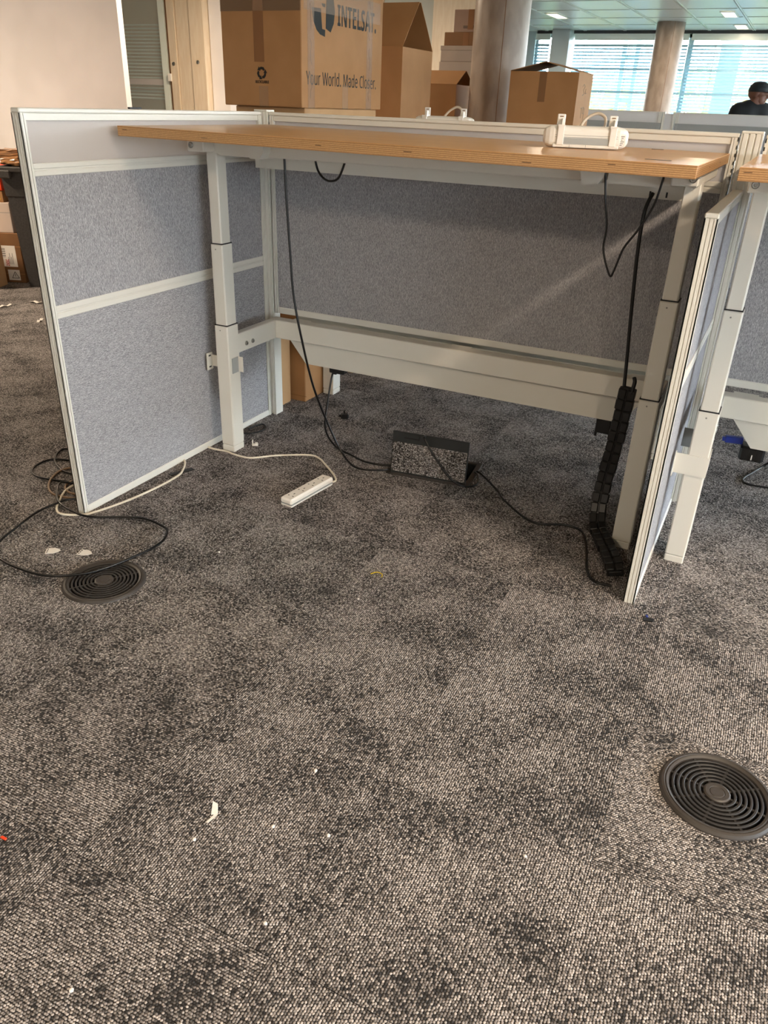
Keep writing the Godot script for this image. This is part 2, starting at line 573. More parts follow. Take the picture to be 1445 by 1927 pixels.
	var edges := [-2.66, -2.32, 0.02, 4.2, 7.0, 9.8]
	for i in 5: window_bay(i + 1, edges[i], edges[i + 1], -12.7, 0.85, 2.66, ["narrow dark framed window beside the pale square pillar", "dark framed window beside the pale square pillar with trees outside", "dark framed window in front of the grey outdoor pier", "dark framed window behind the person in a cap", "dark framed window at the far end of the row"][i])
	blind(-2.62, -2.36, -12.5, 0.9, 2.58, "narrow slatted blind beside the pale square pillar")
	blind(-1.92, 0.0, -12.5, 0.9, 2.58, "wide slatted blind between the square pillar and the far round column")
	blind(0.04, 4.1, -12.5, 0.9, 2.58, "wide slatted blind to the right of the far round column")
	part_structure("wall_left", Vector3(-10.2, -0.012, -13), Vector3(-10, 2.72, 9), M.wall, "white wall closing the office on its left side", "wall")
	st = st_new()
	box(st, Vector3(-10, -0.012, 8.8), Vector3(10, 2.72, 9))
	structure(obj("wall_front", st, M.wall, self), "white wall closing the office behind the desks", "wall")
	st = st_new()
	box(st, Vector3(9.8, -0.012, -13), Vector3(10, 0.85, 9))
	box(st, Vector3(9.8, 2.5, -13), Vector3(10, 2.72, 9))
	for k in 6: box(st, Vector3(9.8, 0.85, -13 + k * 4.3), Vector3(10, 2.5, -12.5 + k * 4.3))
	structure(obj("wall_right", st, M.wall, self), "white wall with a row of tall windows on the right side", "wall")
	for k in 5:
		var w := place("window_%d" % (k + 6), "tall side window in the right wall", "window", Vector3(9.9, 0, -12.5 + k * 4.3))
		part("pane", Vector3(-0.004, 0.85, 0), Vector3(0.004, 2.5, 3.8), M.glass, w)
		part("mullion", Vector3(-0.03, 0.85, 1.87), Vector3(0.03, 2.5, 1.93), M.frame_dark, w)
	# the white partition wall behind the grey bin, and the glazed front of the room behind it
	part_structure("wall_partition", Vector3(-9.9, -0.012, -2.66), Vector3(-3.19, 2.72, -2.6), M.wall, "plain white partition wall behind the grey bin", "wall")
	# back wall of the storage corner: pale panel, pine jamb
	st = st_new()
	box(st, Vector3(-4.2, -0.012, -6.3), Vector3(-2.48, 2.72, -6.1))
	structure(obj("wall_storage", st, M.wall_cream, self), "cream wall behind the stacked cartons", "wall")
	part_structure("trim_1", Vector3(-2.48, -0.012, -6.3), Vector3(-1.86, 2.72, -6.12), M.panel_grey, "pale grey wall panel behind the tall open carton", "panel")
	part_structure("trim_2", Vector3(-1.86, -0.012, -6.3), Vector3(-1.2, 2.72, -6.08), M.jamb, "cream wooden wall panel behind the stack of small cartons", "panel")
	part_structure("trim_6", Vector3(-2.6, 2.655, -12.6), Vector3(9.8, 2.7, -12.47), M.dark_panel, "dark trim along the top of the far windows", "trim")
	part_structure("trim_3", Vector3(-3.3, 0, -12.6), Vector3(-2.68, 2.06, -12.45), M.dark_panel, "dark grey cabinet panel left of the narrow window", "panel")
	part_structure("trim_4", Vector3(-2.25, 0, -12.55), Vector3(-1.94, 2.7, -12.2), M.column_pale, "pale square pillar beside the windows", "pillar")
	# door set: glazed leaf with a blind behind it, pine frame
	var d := place("door_1", "glazed office door with a slatted blind behind it and cream frame", "door", Vector3(-4.7, 0, -5.0))
	part("pane", Vector3(-1.3, 0.1, -0.01), Vector3(-0.08, 2.5, 0.0), M.glass, d)
	part("stile", Vector3(-0.08, 0, -0.03), Vector3(0.0, 2.6, 0.03), M.rib, d)
	part("backing", Vector3(-1.6, 0, -0.6), Vector3(0.5, 2.7, -0.5), M.wall_cream, d)
	part("rail", Vector3(-1.3, 1.56, 0.001), Vector3(-0.08, 1.62, 0.006), M.frost, d)
	part("jamb", Vector3(0.06, 0, -0.06), Vector3(0.16, 2.7, 0.05), M.jamb, d)
	part("jamb", Vector3(0.17, 0, -0.06), Vector3(0.36, 2.7, 0.03), M.jamb, d)
	part("jamb", Vector3(0.37, 0, -0.06), Vector3(0.56, 2.7, 0.05), M.jamb, d)
	part("stop_bar", Vector3(0.0, 0, -0.06), Vector3(0.05, 2.7, 0.0), M.brown_tape, d)
	part("latch", Vector3(0.02, 1.60, 0.05), Vector3(0.07, 1.68, 0.07), M.socket_white, d, 0.004)
	for p in [[0.11, 1.78], [0.46, 1.80]]:
		var s2 := st_new()
		lathe(s2, [Vector2(0, 0.012), Vector2(0.018, 0.008), Vector2(0.02, 0)], 12, Transform3D(Basis(Vector3.RIGHT, PI / 2), Vector3(p[0], p[1], 0.05)))
		obj("stud", s2, M.steel, d)
	var sl := BoxMesh.new()
	sl.size = Vector3(1.25, 0.003, 0.03)
	for k in 22:
		var o := inst("slat", sl, M.rib, d)
		o.position = Vector3(-0.72, 1.42 + k * 0.036, -0.1)
		o.rotation.x = 0.5
	part_structure("trim_5", Vector3(-4.13, -0.012, -5.2), Vector3(-3.9, 2.72, -5.05), M.wall, "narrow strip of wall beside the office door", "panel")
	# round concrete columns
	for c in [[-0.13, -3.42, "warm grey round concrete column standing among the cartons"], [-0.12, -11.2, "slim grey round concrete column by the windows with the blinds"]]:
		st = st_new()
		lathe(st, [Vector2(0.0, 2.72), Vector2(0.21, 2.72), Vector2(0.21, 0.0), Vector2(0, 0)], 64)
		var o := obj("column", st, M.concrete, self)
		o.position = Vector3(c[0], 0, c[1])
		structure(o, c[2], "column")
		st = st_new()
		for a in [1.15, 4.3]:
			box(st, Vector3(cos(a) * 0.2095 - 0.002, 0, sin(a) * 0.2095 - 0.002), Vector3(cos(a) * 0.2095 + 0.002, 2.7, sin(a) * 0.2095 + 0.002))
		obj("joint_line", st, M.cardboard_dark, o)

func part_structure(called: String, lo: Vector3, hi: Vector3, m: Material, label: String, category: String) -> void:
	structure(part(called, lo, hi, m, self), label, category)

func make_outside() -> void:
	part_structure("ground", Vector3(-40, -0.5, -60), Vector3(40, -0.4, -12.9), M.ground, "grassy ground outside the windows", "ground")
	# things seen through the blinds: a steel ladder mast and a rendered pier
	var t := thing("steel_mast", "pale steel lattice mast outside the window", "mast", Vector3(-1.13, -0.4, -13.6))
	for s in [-0.12, 0.12]: part("upright", Vector3(s - 0.035, 0, -0.04), Vector3(s + 0.035, 4.5, 0.04), M.concrete_outside, t)
	for k in 12: part("rung", Vector3(-0.1, 0.3 + k * 0.35, -0.02), Vector3(0.1, 0.34 + k * 0.35, 0.02), M.concrete_outside, t)
	var p := part("pier", Vector3(-0.17, 0, -0.15), Vector3(0.17, 5.0, 0.15), M.concrete_outside, self)
	p.position = Vector3(0.6, -0.4, -13.6)
	tag(p, "blue grey rendered pier outside the window", "pier")
	rng.seed = 8
	var leaf := QuadMesh.new()
	leaf.size = Vector2(0.16, 0.11)
	var spots := [[-5.5, -22.0, 2.3, "leaf"], [-2.6, -20.0, 1.5, "leaf_gold"], [-0.4, -23.0, 2.4, "leaf"], [1.7, -19.5, 1.6, "leaf_gold"], [4.2, -22.0, 2.2, "leaf"]]
	var says := ["broad green tree outside the narrow window", "low golden green tree outside beside the square pillar", "broad green tree outside behind the far round column", "golden green tree outside behind the person in a cap", "broad green tree outside at the far right window"]
	for i in spots.size():
		var s: Array = spots[i]
		var tr := thing("tree", says[i], "tree", Vector3(s[0], -0.42, s[1]), 0.0, "trees outside the windows")
		var st := st_new()
		lathe(st, [Vector2(0.09, 1.6), Vector2(0.11, 0.8), Vector2(0.16, 0.0)], 10)
		obj("trunk", st, M.bark, tr)
		var mm := MultiMesh.new()
		mm.transform_format = MultiMesh.TRANSFORM_3D
		mm.mesh = leaf
		mm.instance_count = 1400
		for k in 1400:
			var v := Vector3(rng.randfn(), rng.randfn(), rng.randfn()).normalized() * pow(rng.randf(), 0.4)
			var b := Basis(Vector3(rng.randfn(), rng.randfn(), rng.randfn()).normalized(), rng.randf() * TAU)
			mm.set_instance_transform(k, Transform3D(b, Vector3(v.x * s[2], 1.75 + v.y * s[2] * 0.62, v.z * s[2])))
		var f := MultiMeshInstance3D.new()
		f.multimesh = mm
		f.material_override = M[s[3]]
		f.name = "foliage"
		f.set_meta("kind", "stuff")
		tr.add_child(f)

# ------------------------------------------------------------------ screens and posts
func screen(called: String, label: String, group: String, length: float, y0: float, rails: Array, at: Vector3, turn: float, top := 1.403, frosted := true) -> Node3D:
	# lies along its own x from 0 to length, 35 mm thick about z = 0; rails are [low, high] pairs between the panels
	var t := thing(called, label, "screen", at, turn, group)
	var hz := 0.0175
	for s in [0.0, 1.0]:
		var x: float = s * (length - 0.022)
		var st := st_new()
		var d := 0.004
		var ty := top - 0.014
		box(st, Vector3(x + d, y0, -hz + d), Vector3(x + 0.022 - d, ty, hz - d))
		var xe: float = x if s == 0.0 else x + 0.022 - d
		for z in [[-hz, -0.0045], [-0.0022, 0.0064], [0.0087, hz]]: box(st, Vector3(xe, y0, z[0]), Vector3(xe + d, ty, z[1]))
		for q in ([[0.0, 0.0127], [0.015, 0.022]] if s == 0.0 else [[0.0, 0.007], [0.0093, 0.022]]):
			for z in [-hz, hz - d]: box(st, Vector3(x + q[0], y0, z), Vector3(x + q[1], ty, z + d))
		obj("stile", st, M.aluminium, t)
	part("top_rail", Vector3(0, top - 0.014, -hz - 0.001), Vector3(length, top, hz + 0.001), M.aluminium, t, 0.003)
	part("bottom_rail", Vector3(0.022, y0, -hz), Vector3(length - 0.022, y0 + 0.03, hz), M.aluminium, t, 0.003)
	part("upper_rail", Vector3(0.022, top - 0.036, -hz + 0.004), Vector3(length - 0.022, top - 0.014, hz - 0.004), M.aluminium, t, 0.002)
	var lo := y0 + 0.03
	for i in rails.size():
		var r: Array = rails[i]
		var mid := (float(r[0]) + float(r[1])) / 2
		var o := part("mid_rail", Vector3(0.022, r[0], -hz + 0.001), Vector3(length - 0.022, mid - 0.0025, hz - 0.001), M.aluminium, t, 0.002)
		part("lip", Vector3(0.022, mid + 0.0025, -hz + 0.001), Vector3(length - 0.022, r[1], hz - 0.001), M.aluminium, o, 0.002)
		part("core", Vector3(0.022, mid - 0.003, -hz + 0.006), Vector3(length - 0.022, mid + 0.003, hz - 0.006), M.aluminium, o)
		part("fabric_panel", Vector3(0.022, lo, -hz + 0.005), Vector3(length - 0.022, r[0], hz - 0.005), M.fabric_cross if i == 0 and rails.size() > 1 else M.fabric, t)
		lo = r[1]
	if frosted: part("frosted_panel", Vector3(0.022, lo, -0.003), Vector3(length - 0.022, top - 0.036, 0.003), M.frost, t)
	else: part("fabric_panel", Vector3(0.022, lo, -hz + 0.005), Vector3(length - 0.022, top - 0.036, hz - 0.005), M.fabric, t)
	return t

func post(label: String, x0: float, x1: float, z0: float, z1: float, y1: float) -> void:
	var t := thing("screen_post", label, "post", Vector3((x0 + x1) / 2, 0, (z0 + z1) / 2))
	var h := Vector2((x1 - x0) / 2, (z1 - z0) / 2)
	part("core", Vector3(-h.x + 0.004, 0.003, -h.y), Vector3(h.x - 0.004, y1 - 0.01, h.y - 0.005), M.aluminium, t)
	var n := 3
	var w := (x1 - x0 - 0.008) / n
	for k in n:
		part("fin", Vector3(-h.x + 0.004 + k * w + 0.003, 0.0, h.y - 0.008), Vector3(-h.x + 0.004 + (k + 1) * w - 0.003, y1 - 0.008, h.y), M.aluminium, t, 0.001)
	for s in [-1.0, 1.0]: part("side_plate", Vector3(s * h.x - (0.0 if s < 0 else 0.004), 0.0, -h.y), Vector3(s * h.x + (0.004 if s < 0 else 0.0), y1 - 0.008, h.y), M.aluminium, t)
	part("cap", Vector3(-h.x, y1 - 0.008, -h.y), Vector3(h.x, y1, h.y), M.aluminium, t, 0.002)

# ------------------------------------------------------------------ the sit-stand desk
func leg(parent: Node3D, x0: float, x1: float, z0: float, z1: float) -> void:
	var st := st_new()
	box(st, Vector3(x0, 0.03, z0), Vector3(x1, 0.583, z1), 0.004)
	var o := obj("leg", st, M.white, parent)
	part("foot", Vector3(x0 + 0.001, 0.0, z0 + 0.001), Vector3(x1 - 0.001, 0.029, z1 - 0.001), M.white, o, 0.003)
	var i := 0.0045
	part("middle_stage", Vector3(x0 + i, 0.5, z0 + i), Vector3(x1 - i, 0.918, z1 - i), M.white, o, 0.004)
	part("top_stage", Vector3(x0 + i * 2, 0.85, z0 + i * 2), Vector3(x1 - i * 2, 1.28, z1 - i * 2), M.white, o, 0.004)
	part("collar", Vector3(x0 + 0.0012, 0.583, z0 + 0.0012), Vector3(x1 - 0.0012, 0.587, z1 - 0.0012), M.collar, o)
	part("collar", Vector3(x0 + i + 0.0012, 0.918, z0 + i + 0.0012), Vector3(x1 - i - 0.0012, 0.922, z1 - i - 0.0012), M.collar, o)
	for y in [0.563, 0.898]:
		st = st_new()
		lathe(st, [Vector2(0, 0.001), Vector2(0.0028, 0.001), Vector2(0.003, 0)], 8, Transform3D(Basis(Vector3.RIGHT, PI / 2), Vector3((x0 + x1) / 2 - 0.004, y, z1 - (0.0 if y < 0.6 else i))))
		obj("grub_screw", st, M.groove, o)

func bolt(parent: Node3D, at: Vector3, dir: Vector3, r := 0.009) -> void:
	var st := st_new()
	var q := Quaternion(Vector3.UP, dir)
	var xf := Transform3D(Basis(q), at)
	lathe(st, [Vector2(0, 0.003), Vector2(r * 0.35, 0.003), Vector2(r * 0.4, 0.006), Vector2(r * 0.8, 0.006), Vector2(r, 0.003), Vector2(r, 0)], 16, xf)
	obj("bolt", st, M.steel, parent)

func desk(label: String, at: Vector3, turn: float, tilt: float, top_x0: float, leg_z: float, clamp_style: int) -> Node3D:
	var t := thing("standing_desk", label, "desk", at, turn, "raised sit-stand desks of the bench")
	# board
	var cx := (top_x0 + 1.942) / 2
	var hw := (1.942 - top_x0) / 2
	var st := st_new()
	box(st, Vector3(-hw, -0.032, -0.4626), Vector3(hw, -0.0012, 0.4626), 0.0012)
	var top := obj("tabletop", st, M.ply, t)
	top.position = Vector3(cx, 1.3465, 0.4842)
	top.rotation.z = tilt
	part("veneer", Vector3(-hw, -0.0012, -0.4626), Vector3(hw, 0.0, 0.4626), M.veneer, top, 0.0004)
	if tilt != 0.0:
		part("cable_slot", Vector3(0.80, -0.0004, 0.30), Vector3(0.87, 0.0006, 0.318), M.black, top)
		part("cable_slot", Vector3(0.70, -0.0004, -0.42), Vector3(0.74, 0.001, -0.405), M.black, top)
	# under the board: side supports, gear housings, front rail, rear channel
	for s in [0, 1]:
		var x0 := 0.062 if s == 0 else 1.842
		var o := part("side_support", Vector3(x0, 1.266, 0.09), Vector3(x0 + 0.078, 1.305, 0.625), M.white, t, 0.004)
		bolt(o, Vector3(x0 + (0.02 if s == 0 else 0.062), 1.288, 0.625), Vector3.BACK, 0.011)
		st = st_new()
		var pr: Array = [Vector2(0.0, 0.05), Vector2(0.0, 0.012), Vector2(0.035, 0.0), Vector2(0.20, 0.0), Vector2(0.20, 0.05)]
		if s == 0: prism(st, pr, Vector3(0.135, 1.255, 0.44), Vector3.RIGHT, Vector3.UP, Vector3(0, 0, 0.12))
		else: prism(st, pr, Vector3(1.845, 1.255, 0.44), Vector3.LEFT, Vector3.UP, Vector3(0, 0, 0.12))
		obj("gear_housing", st, M.grey_plastic if s == 9 else M.white, t)
		st = st_new()
		var wx := 0.30 if s == 0 else 1.56
		prism(st, [Vector2(0, 0.05), Vector2(0.008, 0.008), Vector2(0.02, 0), Vector2(0.06, 0.0), Vector2(0.075, 0.02), Vector2(0.08, 0.05)], Vector3(wx, 1.252, 0.47), Vector3.RIGHT, Vector3.UP, Vector3(0, 0, 0.11))
		obj("coupling_cover", st, M.white, t)
	part("front_rail", Vector3(0.33, 1.256, 0.45), Vector3(1.62, 1.306, 0.53), M.white, t, 0.003)
	part("rear_channel", Vector3(0.147, 1.199, 0.296), Vector3(1.86, 1.30, 0.300), M.white, t)
	part("rear_flange", Vector3(0.147, 1.199, 0.25), Vector3(1.86, 1.203, 0.296), M.white, t)
	for x in [1.738, 1.792]: part("slot", Vector3(x, 1.205, 0.3), Vector3(x + 0.006, 1.222, 0.3008), M.black, t)
	for x in [1.62, 1.75]: bolt(t, Vector3(x, 1.296, 0.56), Vector3.BACK, 0.010)
	# legs
	leg(t, 0.067, 0.135, 0.46 + leg_z, 0.54 + leg_z)
	leg(t, 1.862, 1.930, 0.46 + leg_z, 0.54 + leg_z)
	# lower frame: two arms, cross beam, hanging cable tray
	for s in [0, 1]:
		var x0 := 0.090 if s == 0 else 1.867
		var o := part("arm", Vector3(x0, 0.45, 0.161), Vector3(x0 + 0.04, 0.535, 0.4605 + leg_z), M.white, t, 0.003)
		for z in [0.40, 0.352]: bolt(o, Vector3(x0 + (0.04 if s == 0 else 0.0), 0.481, z), Vector3.RIGHT if s == 0 else Vector3.LEFT, 0.010)
	part("cross_beam", Vector3(0.090, 0.45, 0.10), Vector3(1.907, 0.535, 0.161), M.white, t, 0.003)
	st = st_new()
	prism(st, [Vector2(0.165, 0.45), Vector2(0.262, 0.333), Vector2(1.745, 0.333), Vector2(1.842, 0.45)], Vector3(0, 0, 0.108), Vector3.RIGHT, Vector3.UP, Vector3(0, 0, 0.003))
	obj("tray_front", st, M.white, t)
	part("tray_floor", Vector3(0.262, 0.333, 0.028), Vector3(1.745, 0.336, 0.108), M.white, t)
	part("tray_back", Vector3(0.262, 0.333, 0.026), Vector3(1.745, 0.50, 0.029), M.white, t)
	for x in [0.2, 1.02, 1.80]: part("tray_bridge", Vector3(x - 0.045, 0.516, 0.028), Vector3(x + 0.045, 0.519, 0.101), M.white, t)
	for x in [0.165, 0.185, 1.79, 1.81]: part("slot", Vector3(x, 0.519, 0.06), Vector3(x + 0.012, 0.5195, 0.067), M.black, t)
	# clamp that ties the leg to the screen beside it
	if clamp_style == 1:
		var o := part("clamp", Vector3(0.014, 0.385, 0.500), Vector3(0.067, 0.435, 0.503), M.white, t)
		part("clamp_tab", Vector3(0.012, 0.372, 0.500), Vector3(0.015, 0.448, 0.540), M.white, o)
		for y in [0.385, 0.435]: part("slot", Vector3(0.0152, y - 0.003, 0.513), Vector3(0.0158, y + 0.003, 0.528), M.black, o)
		part("clamp_tab", Vector3(0.1355, 0.372, 0.478), Vector3(0.1385, 0.44, 0.522), M.grey_plastic, o)
		part("clamp_end", Vector3(0.1355, 0.372, 0.475), Vector3(0.162, 0.44, 0.478), M.white, o)
	elif clamp_style == 2:
		var o := part("clamp", Vector3(0.03, 0.352, 0.5405), Vector3(0.138, 0.425, 0.5435), M.white, t)
		part("clamp_tab", Vector3(0.028, 0.345, 0.5405), Vector3(0.031, 0.432, 0.565), M.white, o)
		part("clamp_back", Vector3(0.03, 0.40, 0.40), Vector3(0.066, 0.47, 0.403), M.grey_plastic, o)
		part("clamp_end", Vector3(0.1355, 0.352, 0.44), Vector3(0.1385, 0.425, 0.5405), M.white, o)
	return t

# ------------------------------------------------------------------ small equipment
func power_module(label: String, at: Vector3, turn: float) -> void:
	# a white clip-on desk power unit lying on its back: rounded body, strip of sockets, two clips and a lead
	var t := thing("desk_power_unit", label, "power unit", at, turn, "white clip-on power units on the desks")
	var st := st_new()
	var L := 0.105
	var sec: Array = []
	for k in 20:
		var a := TAU * k / 20.0
		sec.append(Vector2(signf(cos(a)) * pow(absf(cos(a)), 0.55) * 0.034, 0.033 + signf(sin(a)) * pow(absf(sin(a)), 0.55) * 0.033))
	var rings: Array = []
	for r in [[-L - 0.03, 0.45], [-L - 0.024, 0.75], [-L - 0.012, 0.93], [-L, 1.0], [L, 1.0], [L + 0.012, 0.93], [L + 0.024, 0.75], [L + 0.03, 0.45]]:
		var ring: Array = []
		for p in sec: ring.append(Vector3(r[0], 0.033 + (p.y - 0.033) * r[1], p.x * r[1]))
		rings.append(ring)
	for i in rings.size() - 1:
		for k in 20:
			var j := (k + 1) % 20
			quad(st, rings[i][k], rings[i + 1][k], rings[i + 1][j], rings[i][j])
	for k in range(1, 19):
		tri(st, rings[0][0], rings[0][k], rings[0][k + 1])
		tri(st, rings[7][0], rings[7][k + 1], rings[7][k])
	obj("body", st, M.plastic, t)
	part("socket_strip", Vector3(-0.088, 0.012, 0.0345), Vector3(0.088, 0.03, 0.036), M.grey_plastic, t, 0.0005)
	part("seam", Vector3(-0.1, 0.0315, 0.0344), Vector3(0.1, 0.0325, 0.0352), M.groove, t)  # raised grey strip, painted as the shade in a seam groove
	part("seam", Vector3(-0.1, 0.0375, 0.0340), Vector3(0.1, 0.0385, 0.0350), M.groove, t)  # same painted groove shade, a little higher
	part("rail", Vector3(-0.105, 0.002, 0.030), Vector3(0.105, 0.0115, 0.037), M.plastic, t, 0.002)
	for x in [-0.052, 0.0]: part("seam", Vector3(x, 0.0025, 0.0366), Vector3(x + 0.001, 0.011, 0.0374), M.groove, t)  # upright grey strips, groove shade put into the colour
	for x in [-0.083, 0.083]:
		var c := part("clip", Vector3(x - 0.011, 0.008, 0.0352), Vector3(x + 0.011, 0.0655, 0.040), M.plastic, t, 0.002)
		st = st_new()
		prism(st, [Vector2(0.040, 0.062), Vector2(0.040, 0.068), Vector2(-0.006, 0.068), Vector2(-0.006, 0.064)], Vector3(x - 0.011, 0, 0), Vector3.BACK, Vector3.UP, Vector3(0.022, 0, 0))
		obj("clip_arm", st, M.plastic, c)
		part("clip_arm", Vector3(x - 0.013, 0.064, -0.008), Vector3(x + 0.013, 0.098, -0.003), M.plastic, c, 0.002)
		part("clip_arm", Vector3(x + 0.001, 0.064, -0.003), Vector3(x + 0.006, 0.085, 0.020), M.plastic, c, 0.001)
		part("clip_slot", Vector3(x - 0.006, 0.089, -0.0032), Vector3(x + 0.006, 0.0925, -0.0026), M.brown_cable, c)
	var o := part("rating_label", Vector3(0.106, 0.010, 0.0315), Vector3(0.124, 0.046, 0.0325), M.paper, t)
	for k in 6: part("print_line", Vector3(0.108, 0.014 + k * 0.005, 0.0325), Vector3(0.115 + (k % 3) * 0.003, 0.0155 + k * 0.005, 0.0328), M.ink, o)
	st = st_new()
	tube(st, curve_of([Vector3(-0.02, 0.055, -0.034), Vector3(0.0, 0.085, -0.06), Vector3(0.035, 0.103, -0.06), Vector3(0.06, 0.092, -0.05), Vector3(0.062, 0.070, -0.034), Vector3(0.055, 0.06, -0.026)]), 0.0048)
	obj("lead", st, M.beige, t)

func floor_vent(label: String, at: Vector3, turn: float) -> void:
	var t := thing("floor_vent", label, "vent", at, turn, "round floor air vents in the carpet")
	var st := st_new()
	lathe(st, [Vector2(0, -0.085), Vector2(0.117, -0.085), Vector2(0.117, 0.002)], 48)
	obj("well", st, M.vent, t)
	st = st_new()
	lathe(st, [Vector2(0.110, 0.0015), Vector2(0.112, 0.006), Vector2(0.118, 0.0085), Vector2(0.120, 0.006), Vector2(0.123, 0.009), Vector2(0.129, 0.008), Vector2(0.134, 0.003), Vector2(0.135, 0.0)], 64)
	obj("rim", st, M.vent_rim, t)
	for k in 6:
		var r := 0.038 + k * 0.0122
		st = st_new()
		lathe(st, [Vector2(r, 0.001), Vector2(r, 0.0062), Vector2(r + 0.0015, 0.0072), Vector2(r + 0.0052, 0.0072), Vector2(r + 0.0064, 0.0062), Vector2(r + 0.0064, 0.001)], 56)
		obj("grille_ring", st, M.vent, t)
	for k in 8:
		st = st_new()
		box(st, Vector3(0.028, 0.001, -0.003), Vector3(0.112, 0.0045, 0.003), 0.0, Transform3D(Basis(Vector3.UP, TAU * k / 8.0 + 0.2), Vector3.ZERO))
		obj("spoke", st, M.vent, t)
	st = st_new()
	lathe(st, [Vector2(0, 0.008), Vector2(0.016, 0.008), Vector2(0.0175, 0.0068), Vector2(0.019, 0.008), Vector2(0.027, 0.0085), Vector2(0.031, 0.0065), Vector2(0.032, 0.001)], 48)
	obj("hub", st, M.vent_rim, t)

func power_strip() -> void:
	var a := Vector2(0.632, 0.877)
	var b := Vector2(0.668, 0.602)
	var c := (a + b) / 2
	var t := thing("power_strip", "white four socket power strip lying on the carpet", "power strip", Vector3(c.x, 0, c.y), atan2(b.x - a.x, b.y - a.y) + PI / 2)
	# own x runs from the lead end (-x) towards the viewer's end (+x)
	part("base", Vector3(-0.137, 0.0, -0.028), Vector3(0.137, 0.009, 0.028), M.socket_white, t, 0.002)
	var body := part("body", Vector3(-0.14, 0.0105, -0.030), Vector3(0.14, 0.036, 0.030), M.socket_white, t, 0.007)
	part("seam", Vector3(-0.136, 0.008, -0.0285), Vector3(0.136, 0.011, 0.0285), M.grey_plastic, t)
	for k in 4:
		var x := -0.095 + k * 0.064
		for h in [Vector3(x - 0.012, 0.0362, 0.0), Vector3(x + 0.010, 0.0362, -0.011), Vector3(x + 0.010, 0.0362, 0.011)]:
			part("socket_hole", h - Vector3(0.0045, 0.0004, 0.0018) if h.z == 0.0 else h - Vector3(0.002, 0.0004, 0.0032), h + Vector3(0.0045, 0.0003, 0.0018) if h.z == 0.0 else h + Vector3(0.002, 0.0003, 0.0032), M.ink, body)

func floor_box() -> void:
	var t := thing("floor_box", "open floor outlet box with a raised carpeted lid", "floor box", Vector3(1.024, 0, 0.345), 0.115)
	var st := st_new()
	for s in [-1.0, 1.0]: box(st, Vector3(s * 0.178 - 0.012, 0.0, -0.25), Vector3(s * 0.178 + 0.012, 0.007, 0.02), 0.002)
	box(st, Vector3(-0.19, 0.0, -0.25), Vector3(0.19, 0.007, -0.226), 0.002)
	box(st, Vector3(-0.19, 0.0, -0.004), Vector3(0.19, 0.007, 0.02), 0.002)
	obj("surround", st, M.vent_rim, t)
	for w in [[-0.168, -0.164, -0.228, -0.004], [0.164, 0.168, -0.228, -0.004], [-0.168, 0.168, -0.228, -0.224], [-0.168, 0.168, -0.008, -0.004]]:
		part("well_side", Vector3(w[0], -0.085, w[2]), Vector3(w[1], 0.001, w[3]), M.dark_metal, t)
	part("well_floor", Vector3(-0.168, -0.085, -0.228), Vector3(0.168, -0.08, -0.004), M.dark_metal, t)
	for k in 3: part("outlet", Vector3(-0.13 + k * 0.09, -0.08, -0.19), Vector3(-0.06 + k * 0.09, -0.04, -0.06), M.black, t, 0.002)
	var lid := Node3D.new()
	lid.name = "lid"
	t.add_child(lid)
	lid.position = Vector3(0, 0.006, 0.012)
	lid.rotation.x = -0.10
	part("tray", Vector3(-0.171, 0.0, -0.012), Vector3(0.171, 0.192, 0.0), M.dark_metal, lid, 0.002)
	var st2 := st_new()
	var q := [Vector3(-0.167, 0.012, 0.0015), Vector3(0.167, 0.012, 0.0015), Vector3(0.167, 0.146, 0.0015), Vector3(-0.167, 0.146, 0.0015)]
	var uv := [Vector2(0.1, 0.3), Vector2(0.434, 0.3), Vector2(0.434, 0.166), Vector2(0.1, 0.166)]
	for i in [0, 2, 1, 0, 3, 2]:
		st2.set_normal(Vector3.BACK); st2.set_uv(uv[i]); st2.add_vertex(q[i])
	st2.generate_tangents()
	obj("carpet_inlay", st2, M.carpet, lid)
	part("handle_recess", Vector3(-0.118, 0.165, -0.002), Vector3(-0.048, 0.186, 0.0012), M.black, lid)
	part("handle", Vector3(-0.116, 0.172, 0.0012), Vector3(-0.050, 0.187, 0.004), M.dark_metal, lid, 0.001)
	part("hinge", Vector3(-0.15, -0.004, -0.004), Vector3(0.15, 0.004, 0.004), M.vent_rim, lid, 0.001)

